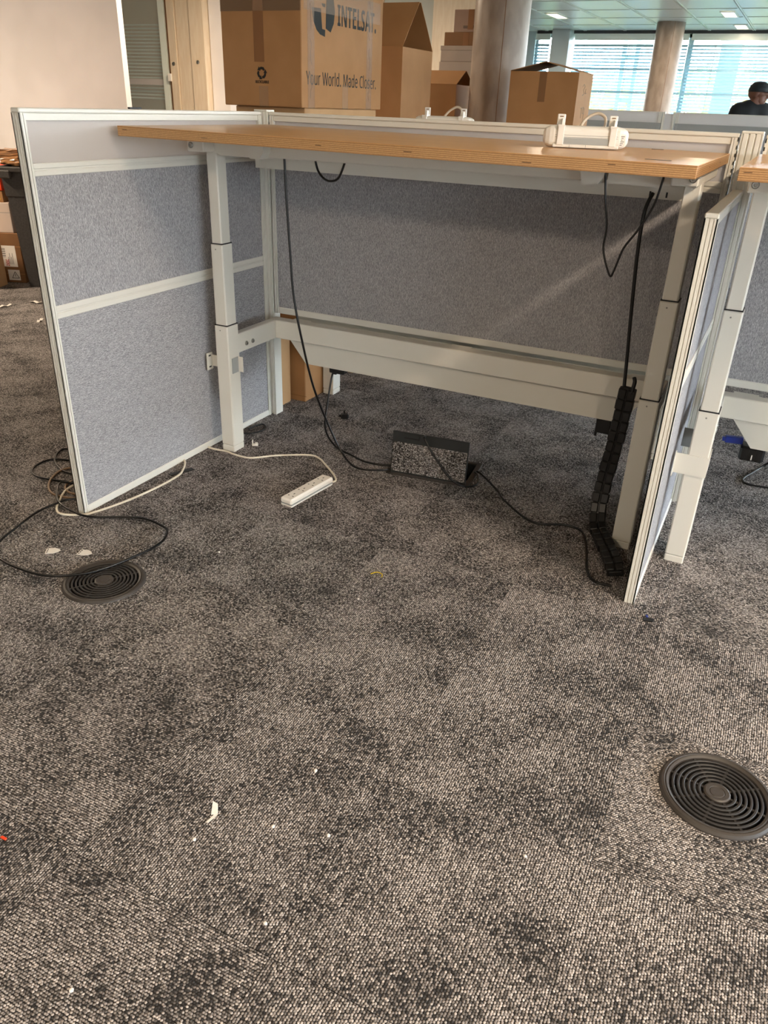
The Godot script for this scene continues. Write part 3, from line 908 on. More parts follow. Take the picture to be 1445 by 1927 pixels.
func cable_chain() -> void:
	var t := thing("cable_chain", "black jointed cable chain hanging from the tray to the carpet beside the leg", "cable chain", Vector3(1.80, 0, 0.40))
	var path := curve_of([Vector3(1.803, 0.575, 0.41), Vector3(1.797, 0.46, 0.40), Vector3(1.790, 0.34, 0.395), Vector3(1.778, 0.2, 0.395), Vector3(1.778, 0.09, 0.42), Vector3(1.795, 0.035, 0.475), Vector3(1.832, 0.03, 0.555), Vector3(1.872, 0.03, 0.64), Vector3(1.905, 0.03, 0.715), Vector3(1.925, 0.028, 0.775)], 16)
	var total := 0.0
	for i in path.size() - 1: total += path[i].distance_to(path[i + 1])
	var n := 21
	var step := total / n
	var side := Vector3.RIGHT
	for k in n:
		var want := (k + 0.5) * step
		var acc := 0.0
		for i in path.size() - 1:
			var d := path[i].distance_to(path[i + 1])
			if acc + d >= want:
				var p := path[i].lerp(path[i + 1], (want - acc) / d)
				var dir := (path[i + 1] - path[i]).normalized()
				side = (side - dir * side.dot(dir)).normalized()
				var up := side.cross(dir).normalized()          # out of the chain's face
				var xf := Transform3D(Basis(side, dir, up), p - t.position)
				var st := st_new()
				var big := 1.0 + 0.05 * sin(k * 2.1)
				box(st, Vector3(-0.030 * big, -step * 0.45, -0.016), Vector3(-0.002, step * 0.45, 0.016), 0.003, xf)
				box(st, Vector3(0.002, -step * 0.45, -0.016), Vector3(0.030 * big, step * 0.45, 0.016), 0.003, xf)
				box(st, Vector3(-0.022, -step * 0.6, -0.008), Vector3(0.022, step * 0.6, 0.008), 0.002, xf)
				obj("link", st, M.black, t)
				break
			acc += d
	var st2 := st_new()
	tube(st2, curve_of([Vector3(0.018, 0.56, 0.02), Vector3(0.022, 0.60, 0.015), Vector3(0.016, 0.615, 0.005)]), 0.007)
	obj("strain_clip", st2, M.black, t)

# ------------------------------------------------------------------ cartons
func carton(label: String, lo: Vector3, hi: Vector3, m: Material, group := "") -> Node3D:
	var c := (lo + hi) / 2
	var t := thing("carton", label, "box", Vector3(c.x, lo.y, c.z), 0.0, group)
	var h := (hi - lo) / 2
	part("body", Vector3(-h.x, 0, -h.z), Vector3(h.x, hi.y - lo.y, h.z), m, t, 0.004)
	return t

func open_carton(label: String, lo: Vector3, hi: Vector3, m: Material, ridge: float, sideways := false) -> Node3D:
	# an open carton whose front and back flaps lean together like a roof; the side flaps are folded in
	var c := (lo + hi) / 2
	var t := thing("carton", label, "box", Vector3(c.x, lo.y, c.z), 0.0)
	var h := (hi - lo) / 2
	var H := hi.y - lo.y
	var w := 0.005
	var st := st_new()
	for s in [-1.0, 1.0]:
		box(st, Vector3(-h.x, 0, s * (h.z - w / 2) - w / 2), Vector3(h.x, H, s * (h.z - w / 2) + w / 2))
		box(st, Vector3(s * (h.x - w / 2) - w / 2, 0, -h.z + w), Vector3(s * (h.x - w / 2) + w / 2, H, h.z - w))
	box(st, Vector3(-h.x, 0, -h.z), Vector3(h.x, w, h.z))
	obj("body", st, m, t)
	for s in [-1.0, 1.0]:
		st = st_new()
		if sideways:
			# flaps hinged on the left and right walls; ridge runs front to back, front flap folded down inside
			var u2 := Vector3(-s * h.x * 0.98, ridge, 0)
			prism(st, [Vector2(-h.z, 0), Vector2(h.z, 0), Vector2(h.z * 0.96, 1), Vector2(-h.z * 0.96, 1)], Vector3(s * h.x, H, 0), Vector3.BACK, u2, Vector3(s * ridge, h.x, 0).normalized() * 0.004)
		else:
			var u := Vector3(0, ridge, -s * h.z * 0.96)
			prism(st, [Vector2(-h.x, 0), Vector2(h.x, 0), Vector2(h.x, 1), Vector2(-h.x, 1)], Vector3(0, H, s * h.z), Vector3.RIGHT, u, Vector3(0, h.z, s * ridge).normalized() * 0.004)
		obj("flap", st, m, t)
		st = st_new()
		if sideways: box(st, Vector3(-h.x + 0.01, H - 0.15, s * (h.z - 0.014) - 0.002), Vector3(h.x - 0.01, H - 0.002, s * (h.z - 0.014) + 0.002))
		else: box(st, Vector3(s * (h.x - 0.014) - 0.002, H - 0.2, -h.z + 0.01), Vector3(s * (h.x - 0.014) + 0.002, H - 0.002, h.z - 0.01))
		obj("flap", st, m, t)
	return t

func text_on(words: String, parent: Node, m: Material, width: float, height: float, at: Vector3, basis_: Basis, font_name := "Droid Sans", weight := 400) -> MeshInstance3D:
	var f := SystemFont.new()
	f.font_names = PackedStringArray([font_name])
	f.font_weight = weight
	var tm := TextMesh.new()
	tm.text = words
	tm.font = f
	tm.font_size = 64
	tm.pixel_size = 0.01
	tm.depth = 0.02
	tm.curve_step = 1.0
	var o := inst("lettering", tm, m, parent)
	var bb := tm.get_aabb()
	var s := Vector3(width / bb.size.x, height / bb.size.y, 0.05)
	o.basis = basis_ * Basis.from_scale(s)
	o.position = at
	return o

func printed_carton() -> void:
	# the large taped carton with the dark emblem and lettering on its right side
	var lo := Vector3(-0.86, 1.417, -1.825)
	var hi := Vector3(-0.346, 2.12, -0.87)
	var sup := carton("pale closed carton underneath the big printed carton", Vector3(-0.83, 0, -1.80), Vector3(-0.365, 1.416, -0.93), M.cardboard_pale)
	var t := carton("large taped carton printed with a dark emblem and slogan", lo, hi, M.cardboard)
	sup.get_child(0).name = "body"
	var X := 0.257                                 # right side
	var Zf := 0.4775                               # front side
	var R := Basis(Vector3.UP, PI / 2)
	# lettering on the right side: own x runs along -z
	text_on("INTELSAT.", t, M.ink, 0.475, 0.105, Vector3(X + 0.0004, 0.462, -0.150), R, "Droid Sans", 600)
	text_on("Your World. Made Closer.", t, M.ink, 0.835, 0.070, Vector3(X + 0.0004, 0.145, 0.012), R, "Droid Sans", 500)
	# emblem: a disc cut by a slanting pale band and a ring gap
	var e := Vector3(X, 0.475, 0.245)
	var r := 0.125
	for pl in [[[-1.0, 0.0], [-0.23, 0.03], [-0.12, -0.72], [0.14, -0.74], [0.12, -1.0], [-0.3, -0.94], [-0.6, -0.79], [-0.85, -0.5]],
			[[0.28, 0.62], [0.56, 0.8], [0.88, 0.45], [1.0, 0.02], [0.9, -0.44], [0.62, -0.8], [0.19, -0.68], [0.22, 0.09]],
			[[-0.94, 0.33], [-0.75, 0.66], [-0.35, 0.93], [0.2, 0.98], [0.25, 0.65], [-0.14, 0.5], [-0.23, 0.32]],
			[[-0.18, 0.22], [0.16, 0.23], [0.14, 0.1], [-0.05, 0.1]]]:
		var poly: Array = []
		for q in pl: poly.append(Vector2(q[0], q[1]) * r)
		var st := st_new()
		prism(st, poly, e, Vector3(0, 0, -1), Vector3.UP, Vector3(0.0006, 0, 0))
		obj("emblem", st, M.ink, t)
	# tapes: clear strips with raised creases on the right side, brown strip on the front
	for z in [0.385, -0.30]:
		var o := part("clear_tape", Vector3(X, 0.0, z - 0.04), Vector3(X + 0.0012, 0.70, z + 0.03), M.tape, t)
		rng.seed = int(z * 100) + 500
		for k in 4:
			var y0 := 0.05 + k * 0.16
			var st := st_new()
			var pts: Array = []
			for j in 5: pts.append(Vector3(X + 0.001, y0 + j * 0.03, z + rng.randf_range(-0.012, 0.012)))
			tube(st, curve_of(pts, 4), 0.0022, 5)
			obj("crease", st, M.tape, o)
	part("clear_tape", Vector3(X, 0.46, -0.44), Vector3(X + 0.001, 0.57, 0.45), M.tape, t)
	part("clear_tape", Vector3(X, 0.0, -0.04), Vector3(X + 0.001, 0.125, 0.03), M.tape, t)
	part("brown_tape", Vector3(-0.045, 0.215, Zf), Vector3(0.02, 0.70, Zf + 0.0008), M.brown_tape, t)
	part("clear_tape", Vector3(-0.257, 0.45, Zf), Vector3(0.257, 0.52, Zf + 0.0012), M.tape, t)
	part("clear_tape", Vector3(-0.02, 0.0, Zf), Vector3(0.04, 0.10, Zf + 0.001), M.tape, t)
	# recycling mark on the front: three chasing arrows
	for k in 3:
		var st := st_new()
		var a := TAU * k / 3.0 + PI / 2
		var u := Vector3(cos(a), sin(a), 0)
		var v := Vector3(-sin(a), cos(a), 0)
		prism(st, [Vector2(0.012, -0.017), Vector2(0.022, -0.011), Vector2(0.024, 0.002), Vector2(0.020, 0.012), Vector2(0.025, 0.014), Vector2(0.010, 0.022), Vector2(0.008, 0.005), Vector2(0.012, 0.008), Vector2(0.014, -0.002), Vector2(0.008, -0.010)], Vector3(0.0, 0.162, Zf), u * 1.25, v * 1.25, Vector3(0, 0, 0.0008))
		obj("recycling_arrow", st, M.ink_black, t)
	text_on("RECYCLABLE", t, M.ink_black, 0.088, 0.014, Vector3(0.002, 0.119, Zf + 0.0005), Basis.IDENTITY, "Droid Sans", 700)
	# torn paper label at the near corner
	part("torn_label", Vector3(X, 0.60, 0.43), Vector3(X + 0.001, 0.66, 0.475), M.paper, t)

func make_cartons() -> void:
	printed_carton()
	open_carton("tall open carton with its flaps leaning together beside the printed carton", Vector3(-0.80, 0, -2.71), Vector3(-0.385, 1.793, -2.21), M.cardboard, 0.27)
	var bx := open_carton("open carton with flaps half raised in front of the window", Vector3(0.25, 0, -3.0), Vector3(0.722, 1.680, -2.6), M.cardboard, 0.055, true)
	part("brown_tape", Vector3(-0.03, 1.50, 0.2), Vector3(0.02, 1.679, 0.2008), M.cardboard_dark, bx)
	for s in [[[0.06, 1.60], [0.03, 1.615], [0.0, 1.60], [0.03, 1.58], [0.0, 1.56], [0.05, 1.548]], [[-0.03, 1.59], [-0.03, 1.56], [-0.06, 1.565]], [[0.05, 1.47], [-0.01, 1.475]], [[0.02, 1.474], [0.022, 1.41]], [[-0.03, 1.48], [-0.02, 1.44], [-0.06, 1.442]], [[-0.055, 1.475], [-0.05, 1.40]]]:
		var pts: Array = []
		for p in s: pts.append(Vector3(0.2365, p[1], p[0]))
		var st := st_new()
		tube(st, curve_of(pts, 3), 0.0016, 5)
		obj("handwriting", st, M.pen, bx)
	open_carton("small open carton at the foot of the round column", Vector3(-0.72, 0, -3.68), Vector3(-0.415, 1.605, -3.29), M.cardboard, 0.1)
	# stack of small cartons behind it
	carton("grey carton at the bottom of the stack by the column", Vector3(-0.875, 0, -4.35), Vector3(-0.45, 1.796, -4.0), M.carton_grey)
	var g := carton("grey lidded carton resting second in the stack by the column", Vector3(-0.866, 1.796, -4.35), Vector3(-0.46, 1.915, -4.0), M.carton_grey)
	part("lid", Vector3(-0.206, 0.085, -0.177), Vector3(0.206, 0.1195, 0.177), M.carton_grey, g, 0.002)
	var b := carton("brown taped carton with a white label high in the stack", Vector3(-0.848, 1.915, -4.3), Vector3(-0.46, 2.016, -4.02), M.cardboard_dark)
	part("brown_tape", Vector3(-0.02, 0.0, 0.14), Vector3(0.03, 0.10, 0.1408), M.brown_tape, b)
	part("label", Vector3(0.09, 0.02, 0.14), Vector3(0.15, 0.09, 0.1406), M.paper, b)
	var p := carton("pinkish taped carton on top of the stack by the column", Vector3(-0.775, 2.016, -4.28), Vector3(-0.48, 2.182, -4.04), M.cardboard_pink)
	part("brown_tape", Vector3(-0.02, 0.02, 0.12), Vector3(0.03, 0.165, 0.1208), M.brown_tape, p)
	for k in 2: part("print_line", Vector3(-0.06, 0.03 + k * 0.012, 0.12), Vector3(0.08, 0.035 + k * 0.012, 0.1206), M.ink_black, p)
	# carton on the floor behind the corner of the bay
	var f := carton("brown carton on the carpet behind the screen corner", Vector3(-0.30, 0, -0.60), Vector3(0.056, 0.62, -0.215), M.cardboard)
	part("bottom_seam", Vector3(-0.184, 0.03, 0.1926), Vector3(0.184, 0.032, 0.1932), M.cardboard_dark, f)
	var f2 := carton("small brown carton with a hand hole behind the corner post", Vector3(-0.16, 0, -0.19), Vector3(-0.02, 0.43, -0.08), M.cardboard_pale)
	part("hand_hole", Vector3(-0.03, 0.30, 0.0551), Vector3(0.03, 0.33, 0.0556), M.cardboard_dark, f2)
	carton("brown carton under the desk behind its white leg", Vector3(-0.2, 0, -1.0), Vector3(0.03, 0.25, -0.80), M.cardboard_pale)
	# stack beside the bin
	var turn := 0.40
	var c := thing("carton", "brown carton with shipping labels on the carpet beside the bin", "box", Vector3(-3.81, 0, -1.59), turn)
	part("body", Vector3(-0.25, 0, -0.2), Vector3(0.25, 0.40, 0.2), M.cardboard_dark, c, 0.004)
	part("seam", Vector3(-0.25, 0.29, 0.2), Vector3(0.25, 0.296, 0.2006), M.cardboard, c)
	part("seam", Vector3(-0.25, 0.07, 0.2), Vector3(0.25, 0.074, 0.2006), M.cardboard, c)
	var l := part("shipping_label", Vector3(0.075, 0.13, 0.2), Vector3(0.20, 0.30, 0.2008), M.paper, c)
	for k in 9: part("bar", Vector3(0.082, 0.205 + k * 0.009, 0.2008), Vector3(0.112, 0.2065 + k * 0.009 + 0.003 * (k % 2), 0.2012), M.ink_black, l)
	text_on("2XSC", l, M.ink_red, 0.055, 0.028, Vector3(0.118, 0.162, 0.2010), Basis(Vector3.BACK, PI / 2), "Droid Sans", 700)
	for k in 4: part("print_line", Vector3(0.13 + k * 0.012, 0.15, 0.2008), Vector3(0.133 + k * 0.012, 0.21 + (k % 2) * 0.03, 0.2012), M.ink, l)
	var w := part("warning_label", Vector3(0.105, 0.02, 0.2), Vector3(0.205, 0.105, 0.2008), M.paper, c)
	var st := st_new()
	for s in [[Vector2(-0.03, -0.022), Vector2(0.03, -0.022)], [Vector2(0.03, -0.022), Vector2(0, 0.03)], [Vector2(0, 0.03), Vector2(-0.03, -0.022)]]:
		tube(st, PackedVector3Array([Vector3(0.165 + s[0].x, 0.06 + s[0].y, 0.201), Vector3(0.165 + s[1].x, 0.06 + s[1].y, 0.201)]), 0.0022, 5)
	box(st, Vector3(0.163, 0.05, 0.2008), Vector3(0.167, 0.072, 0.2016))
	obj("warning_triangle", st, M.ink_black, w)
	var c2 := thing("carton", "white ream carton stacked on the labelled brown carton", "box", Vector3(-3.83, 0.401, -1.59), turn)
	part("body", Vector3(-0.25, 0, -0.2), Vector3(0.23, 0.235, 0.2), M.carton_white, c2, 0.004)
	part("seam", Vector3(-0.25, 0.155, 0.2), Vector3(0.23, 0.159, 0.2006), M.groove, c2)
	var c3 := thing("carton", "low brown carton with a yellow sticker on the white ream carton", "box", Vector3(-3.84, 0.636, -1.59), turn)
	part("body", Vector3(-0.25, 0, -0.2), Vector3(0.20, 0.09, 0.2), M.cardboard, c3, 0.004)
	part("sticker", Vector3(0.13, 0.02, 0.2), Vector3(0.175, 0.078, 0.2008), M.yellow, c3)
	var c4 := thing("carton", "bright orange pack on top of the cartons beside the bin", "box", Vector3(-3.82, 0.726, -1.59), turn)
	part("body", Vector3(-0.25, 0, -0.2), Vector3(0.19, 0.17, 0.2), M.orange, c4, 0.006)
	for k in 3: part("print_mark", Vector3(0.15 + (k % 2) * 0.008, 0.07 + k * 0.022, 0.2), Vector3(0.172, 0.082 + k * 0.022, 0.2008), M.ink_black, c4)
	var c5 := thing("carton", "plain tan carton in front of the labelled carton beside the bin", "box", Vector3(-3.73, 0, -1.22), turn)
	part("body", Vector3(-0.2, 0, -0.09), Vector3(0.2, 0.36, 0.11), M.cardboard_pale, c5, 0.004)
	part("corner_flap", Vector3(0.13, 0.0, 0.11), Vector3(0.2, 0.27, 0.114), M.cardboard, c5)

func make_bin() -> void:
	var t := thing("waste_bin", "large dark grey plastic waste bin by the white wall", "bin", Vector3(-3.22, 0, -1.74), 0.38)
	var st := st_new()
	var prof := [[0.0, 0.0], [0.70, 0.038], [0.71, 0.046], [0.90, 0.056]]
	for i in prof.size() - 1:
		var a: Array = prof[i]
		var b: Array = prof[i + 1]
		var hx0: float = 0.25 + a[1]
		var hx1: float = 0.25 + b[1]
		var q0 := [Vector3(-hx0, a[0], -hx0), Vector3(hx0, a[0], -hx0), Vector3(hx0, a[0], hx0), Vector3(-hx0, a[0], hx0)]
		var q1 := [Vector3(-hx1, b[0], -hx1), Vector3(hx1, b[0], -hx1), Vector3(hx1, b[0], hx1), Vector3(-hx1, b[0], hx1)]
		for k in 4: quad(st, q0[(k + 1) % 4], q0[k], q1[k], q1[(k + 1) % 4])
	box(st, Vector3(-0.25, 0, -0.25), Vector3(0.25, 0.01, 0.25))
	obj("body", st, M.bin, t)
	st = st_new()
	for s in [-1.0, 1.0]:
		box(st, Vector3(-0.335, 0.885, s * 0.315 - 0.02), Vector3(0.335, 0.925, s * 0.315 + 0.02), 0.008)
		box(st, Vector3(s * 0.315 - 0.02, 0.885, -0.3), Vector3(s * 0.315 + 0.02, 0.925, 0.3), 0.008)
	obj("rim", st, M.bin, t)
	for x in [-0.26, 0.26]: part("handle", Vector3(x - 0.05, 0.84, 0.30), Vector3(x + 0.05, 0.90, 0.345), M.bin, t, 0.008)
	# wrapped parcel lying across the rim
	var p := thing("parcel", "crumpled brown wrapped parcel lying on the grey bin", "parcel", Vector3(-3.24, 0.926, -1.72), 0.38)
	var n := FastNoiseLite.new()
	n.seed = 5; n.frequency = 1.4
	st = st_new()
	var N := 14
	for f in 5:
		for i in N:
			for j in N:
				var c: Array = []
				for d in [[0, 0], [1, 0], [1, 1], [0, 1]]:
					var u: float = (i + d[0]) / float(N) * 2 - 1
					var v: float = (j + d[1]) / float(N) * 2 - 1
					var q: Vector3 = [Vector3(u, 1, -v), Vector3(u, v, 1), Vector3(-u, v, -1), Vector3(1, v, -u), Vector3(-1, v, u)][f]
					var round_ := q.normalized() * 1.25
					q = q.lerp(round_, 0.3)
					var k := 1.0 + n.get_noise_3d(q.x, q.y * 0.6, q.z) * 0.22
					c.append(Vector3(q.x * 0.30 * k, 0.058 + q.y * 0.058 * k, q.z * 0.24 * k))
				quad(st, c[0], c[1], c[2], c[3])
	obj("wrapping", st, M.wrap, p)

# ------------------------------------------------------------------ the person (one continuous body, surface nets)
func nets(st: SurfaceTool, bones: Array, cellsize: float, blend: float) -> void:
	# bones: [from, to, radius, radius]; smooth union of tapered capsules, meshed with one vertex per crossed cell
	var lo := Vector3.INF
	var hi := -Vector3.INF
	for b in bones:
		var r := maxf(b[2], b[3]) + cellsize * 2.5
		for q in [b[0], b[1]]:
			lo = lo.min(q - Vector3.ONE * r); hi = hi.max(q + Vector3.ONE * r)
	var nx := int((hi.x - lo.x) / cellsize) + 2
	var ny := int((hi.y - lo.y) / cellsize) + 2
	var nz := int((hi.z - lo.z) / cellsize) + 2
	var f := PackedFloat32Array()
	f.resize(nx * ny * nz)
	f.fill(1.0)
	for b in bones:
		var r := maxf(b[2], b[3]) + cellsize * 2.0 + blend
		var a: Vector3 = b[0]
		var e: Vector3 = b[1]
		var bl: Vector3 = (a.min(e) - Vector3.ONE * r - lo) / cellsize
		var bh: Vector3 = (a.max(e) + Vector3.ONE * r - lo) / cellsize
		var d := e - a
		var dd := maxf(d.length_squared(), 1e-9)
		for z in range(maxi(0, int(bl.z)), mini(nz, int(bh.z) + 1)):
			for y in range(maxi(0, int(bl.y)), mini(ny, int(bh.y) + 1)):
				for x in range(maxi(0, int(bl.x)), mini(nx, int(bh.x) + 1)):
					var p := lo + Vector3(x, y, z) * cellsize
					var t := clampf((p - a).dot(d) / dd, 0.0, 1.0)
					var v := p.distance_to(a + d * t) - lerpf(b[2], b[3], t)
					var i := (z * ny + y) * nx + x
					var w := f[i]
					var h := maxf(blend - absf(w - v), 0.0) / blend
					f[i] = minf(w, v) - h * h * blend * 0.25
	var vert := {}
	var nor := {}
	for z in nz - 1:
		for y in ny - 1:
			for x in nx - 1:
				var i0 := (z * ny + y) * nx + x
				var c := [f[i0], f[i0 + 1], f[i0 + nx], f[i0 + nx + 1], f[i0 + nx * ny], f[i0 + nx * ny + 1], f[i0 + nx * ny + nx], f[i0 + nx * ny + nx + 1]]
				var neg := 0
				for q in c: neg += 1 if q < 0.0 else 0
				if neg == 0 or neg == 8: continue
				var s := Vector3.ZERO
				var m := 0
				for e in [[0, 1], [2, 3], [4, 5], [6, 7], [0, 2], [1, 3], [4, 6], [5, 7], [0, 4], [1, 5], [2, 6], [3, 7]]:
					if (c[e[0]] < 0.0) != (c[e[1]] < 0.0):
						var t: float = c[e[0]] / (c[e[0]] - c[e[1]])
						var pa := Vector3(e[0] & 1, (e[0] >> 1) & 1, e[0] >> 2)
						var pb := Vector3(e[1] & 1, (e[1] >> 1) & 1, e[1] >> 2)
						s += pa.lerp(pb, t); m += 1
				vert[i0] = lo + (Vector3(x, y, z) + s / m) * cellsize
				nor[i0] = Vector3(c[1] + c[3] + c[5] + c[7] - c[0] - c[2] - c[4] - c[6], c[2] + c[3] + c[6] + c[7] - c[0] - c[1] - c[4] - c[5], c[4] + c[5] + c[6] + c[7] - c[0] - c[1] - c[2] - c[3]).normalized()
	var sx := 1
	var sy := nx
	var sz := nx * ny
	for i0 in vert.keys():
		for ax in [[sx, sy, sz], [sy, sz, sx], [sz, sx, sy]]:
			var a := f[i0]
			var b := f[i0 + ax[0]]
			if (a < 0.0) == (b < 0.0): continue
			var q := [i0, i0 - ax[1], i0 - ax[1] - ax[2], i0 - ax[2]]
			if not (vert.has(q[1]) and vert.has(q[2]) and vert.has(q[3])): continue
			if b < 0.0: q = [q[0], q[3], q[2], q[1]]
			smooth_tri(st, [vert[q[0]], vert[q[1]], vert[q[2]]], [nor[q[0]], nor[q[1]], nor[q[2]]])
			smooth_tri(st, [vert[q[0]], vert[q[2]], vert[q[3]]], [nor[q[0]], nor[q[2]], nor[q[3]]])

func make_person() -> void:
	# walks past behind the far screens; own +x is the way the face looks, own z its right-hand side towards the desks
	var t := thing("person", "person in a dark cap and dark t-shirt walking past the far windows", "person", Vector3(1.47, 0, -8.3))
	t.scale = Vector3.ONE * 1.05
	var o := -0.95                                  # the trunk is turned a little towards the desks
	var tw := Basis(Vector3.UP, o)
	var V := func(x: float, y: float, z: float) -> Vector3: return tw * Vector3(x, y, z)
	var body: Array = [
		[V.call(0, 0.98, -0.07), V.call(0, 0.98, 0.07), 0.125, 0.125], [V.call(0, 1.0, 0), V.call(0.01, 1.22, 0), 0.13, 0.135],
		[V.call(0.01, 1.18, -0.06), V.call(0.01, 1.39, -0.09), 0.11, 0.105], [V.call(0.01, 1.18, 0.06), V.call(0.01, 1.39, 0.09), 0.11, 0.105],
		[V.call(0, 1.455, -0.16), V.call(0, 1.455, 0.16), 0.066, 0.066], [V.call(0, 1.47, -0.06), V.call(0, 1.47, 0.06), 0.085, 0.085],
		[V.call(0.0, 1.44, 0), V.call(0.03, 1.58, 0), 0.064, 0.056],
		[V.call(0, 0.93, -0.09), V.call(0.10, 0.50, -0.09), 0.098, 0.062], [V.call(0.10, 0.50, -0.09), V.call(0.06, 0.09, -0.09), 0.062, 0.042],
		[V.call(0, 0.93, 0.09), V.call(-0.05, 0.50, 0.09), 0.098, 0.062], [V.call(-0.05, 0.50, 0.09), V.call(-0.17, 0.10, 0.09), 0.062, 0.042],
		[V.call(0.04, 0.045, -0.09), V.call(0.21, 0.04, -0.09), 0.044, 0.038], [V.call(-0.19, 0.06, 0.09), V.call(-0.03, 0.04, 0.09), 0.042, 0.038],
		[V.call(0, 1.445, -0.195), V.call(-0.04, 1.15, -0.25), 0.058, 0.045], [V.call(-0.04, 1.15, -0.25), V.call(0.06, 0.92, -0.24), 0.043, 0.031],
		[V.call(0, 1.445, 0.195), V.call(-0.06, 1.15, 0.25), 0.058, 0.045], [V.call(-0.06, 1.15, 0.25), V.call(0.02, 0.92, 0.26), 0.043, 0.031]]
	var st := st_new()
	nets(st, body, 0.018, 0.05)
	# hands: palm, four fingers, thumb
	for s in [[V.call(0.06, 0.92, -0.24), V.call(0.10, 0.84, -0.235), -1.0], [V.call(0.02, 0.92, 0.26), V.call(0.05, 0.84, 0.26), 1.0]]:
		var hand: Array = [[s[0], s[1], 0.026, 0.03]]
		var dir: Vector3 = (s[1] - s[0]).normalized()
		for k in 4:
			var off := tw * Vector3((k - 1.5) * 0.019, 0, 0)
			var p0: Vector3 = s[1] + off
			var len: float = [0.035, 0.042, 0.04, 0.03][k]
			var p1 := p0 + dir * (0.02 + len)
			hand.append([p0, p1, 0.0095, 0.009])
			hand.append([p1, p1 + (dir * 0.7 + tw * Vector3(0, 0, -s[2] * 0.7)) * len, 0.009, 0.0075])
		var th: Vector3 = s[0].lerp(s[1], 0.4)
		hand.append([th, th + tw * Vector3(0.04, -0.035, -s[2] * 0.012), 0.012, 0.010])
		hand.append([th + tw * Vector3(0.04, -0.035, -s[2] * 0.012), th + tw * Vector3(0.05, -0.07, -s[2] * 0.016), 0.010, 0.008])
		nets(st, hand, 0.006, 0.008)
	# head, with jaw, nose, lips, ears and brow
	var hd: Array = [[Vector3(0.0, 1.70, 0), Vector3(0.045, 1.69, 0), 0.085, 0.076], [Vector3(0.055, 1.62, -0.012), Vector3(0.055, 1.62, 0.012), 0.058, 0.058], [Vector3(0.02, 1.62, 0), Vector3(0.085, 1.595, 0), 0.055, 0.030],
		[Vector3(0.122, 1.685, 0), Vector3(0.136, 1.655, 0), 0.010, 0.016], [Vector3(0.112, 1.628, -0.016), Vector3(0.112, 1.628, 0.016), 0.012, 0.012], [Vector3(0.112, 1.70, -0.03), Vector3(0.112, 1.70, 0.03), 0.014, 0.014],
		[Vector3(0.015, 1.69, -0.082), Vector3(0.005, 1.655, -0.082), 0.016, 0.011], [Vector3(0.015, 1.69, 0.082), Vector3(0.005, 1.655, 0.082), 0.016, 0.011], [Vector3(0.02, 1.52, 0), Vector3(0.025, 1.62, 0), 0.057, 0.055]]
	for b in hd:
		b[0].y -= 0.055; b[1].y -= 0.055
	nets(st, hd, 0.008, 0.022)
	obj("body", st, M.skin, t)
	# clothes
	st = st_new()
	var sh: Array = []
	for i in 6: sh.append([body[i][0], body[i][1], body[i][2] + 0.014, body[i][3] + 0.014])
	for i in [13, 15]: sh.append([body[i][0], body[i][0].lerp(body[i][1], 0.78), 0.076, 0.066])
	nets(st, sh, 0.018, 0.05)
	obj("t_shirt", st, M.shirt, t)
	st = st_new()
	var tr: Array = [[body[0][0], body[0][1], 0.135, 0.135]]
	for i in [7, 8, 9, 10]: tr.append([body[i][0], body[i][1], body[i][2] + 0.016, body[i][3] + 0.022])
	nets(st, tr, 0.018, 0.04)
	obj("trousers", st, M.trousers, t)
	st = st_new()
	lathe(st, [Vector2(0.001, 0.098), Vector2(0.04, 0.094), Vector2(0.072, 0.078), Vector2(0.092, 0.048), Vector2(0.099, 0.01), Vector2(0.099, -0.01), Vector2(0.0, -0.01)], 28, Transform3D(Basis.from_scale(Vector3(1.12, 1, 0.95)), Vector3(0.022, 1.66, 0)))
	var cap := obj("cap", st, M.cap, t)
	st = st_new()
	var brim: Array = []
	for k in 13:
		var a := -PI / 2 + PI * k / 12.0
		brim.append(Vector2(0.095 + cos(a) * 0.095, sin(a) * 0.078))
	prism(st, brim, Vector3(0.02, 1.657, 0), Vector3(1, -0.10, 0), Vector3.BACK, Vector3(0, 0.007, 0))
	obj("brim", st, M.cap, cap)
	for s in [-1.0, 1.0]:
		st = st_new()
		lathe(st, [Vector2(0, 0.009), Vector2(0.006, 0.007), Vector2(0.009, 0)], 10, Transform3D(Basis(Vector3.BACK, -PI / 2), Vector3(0.108, 1.62, s * 0.03)))
		obj("eye", st, M.ink_black, t)

# ------------------------------------------------------------------ cables and litter
func fl(x: float, z: float, y := 0.004) -> Vector3: return Vector3(x, y, z)

func on_floor(xz: Array, y: float) -> Array:
	var out: Array = []
	for p in xz: out.append(Vector3(p[0], y, p[1]))
	return out

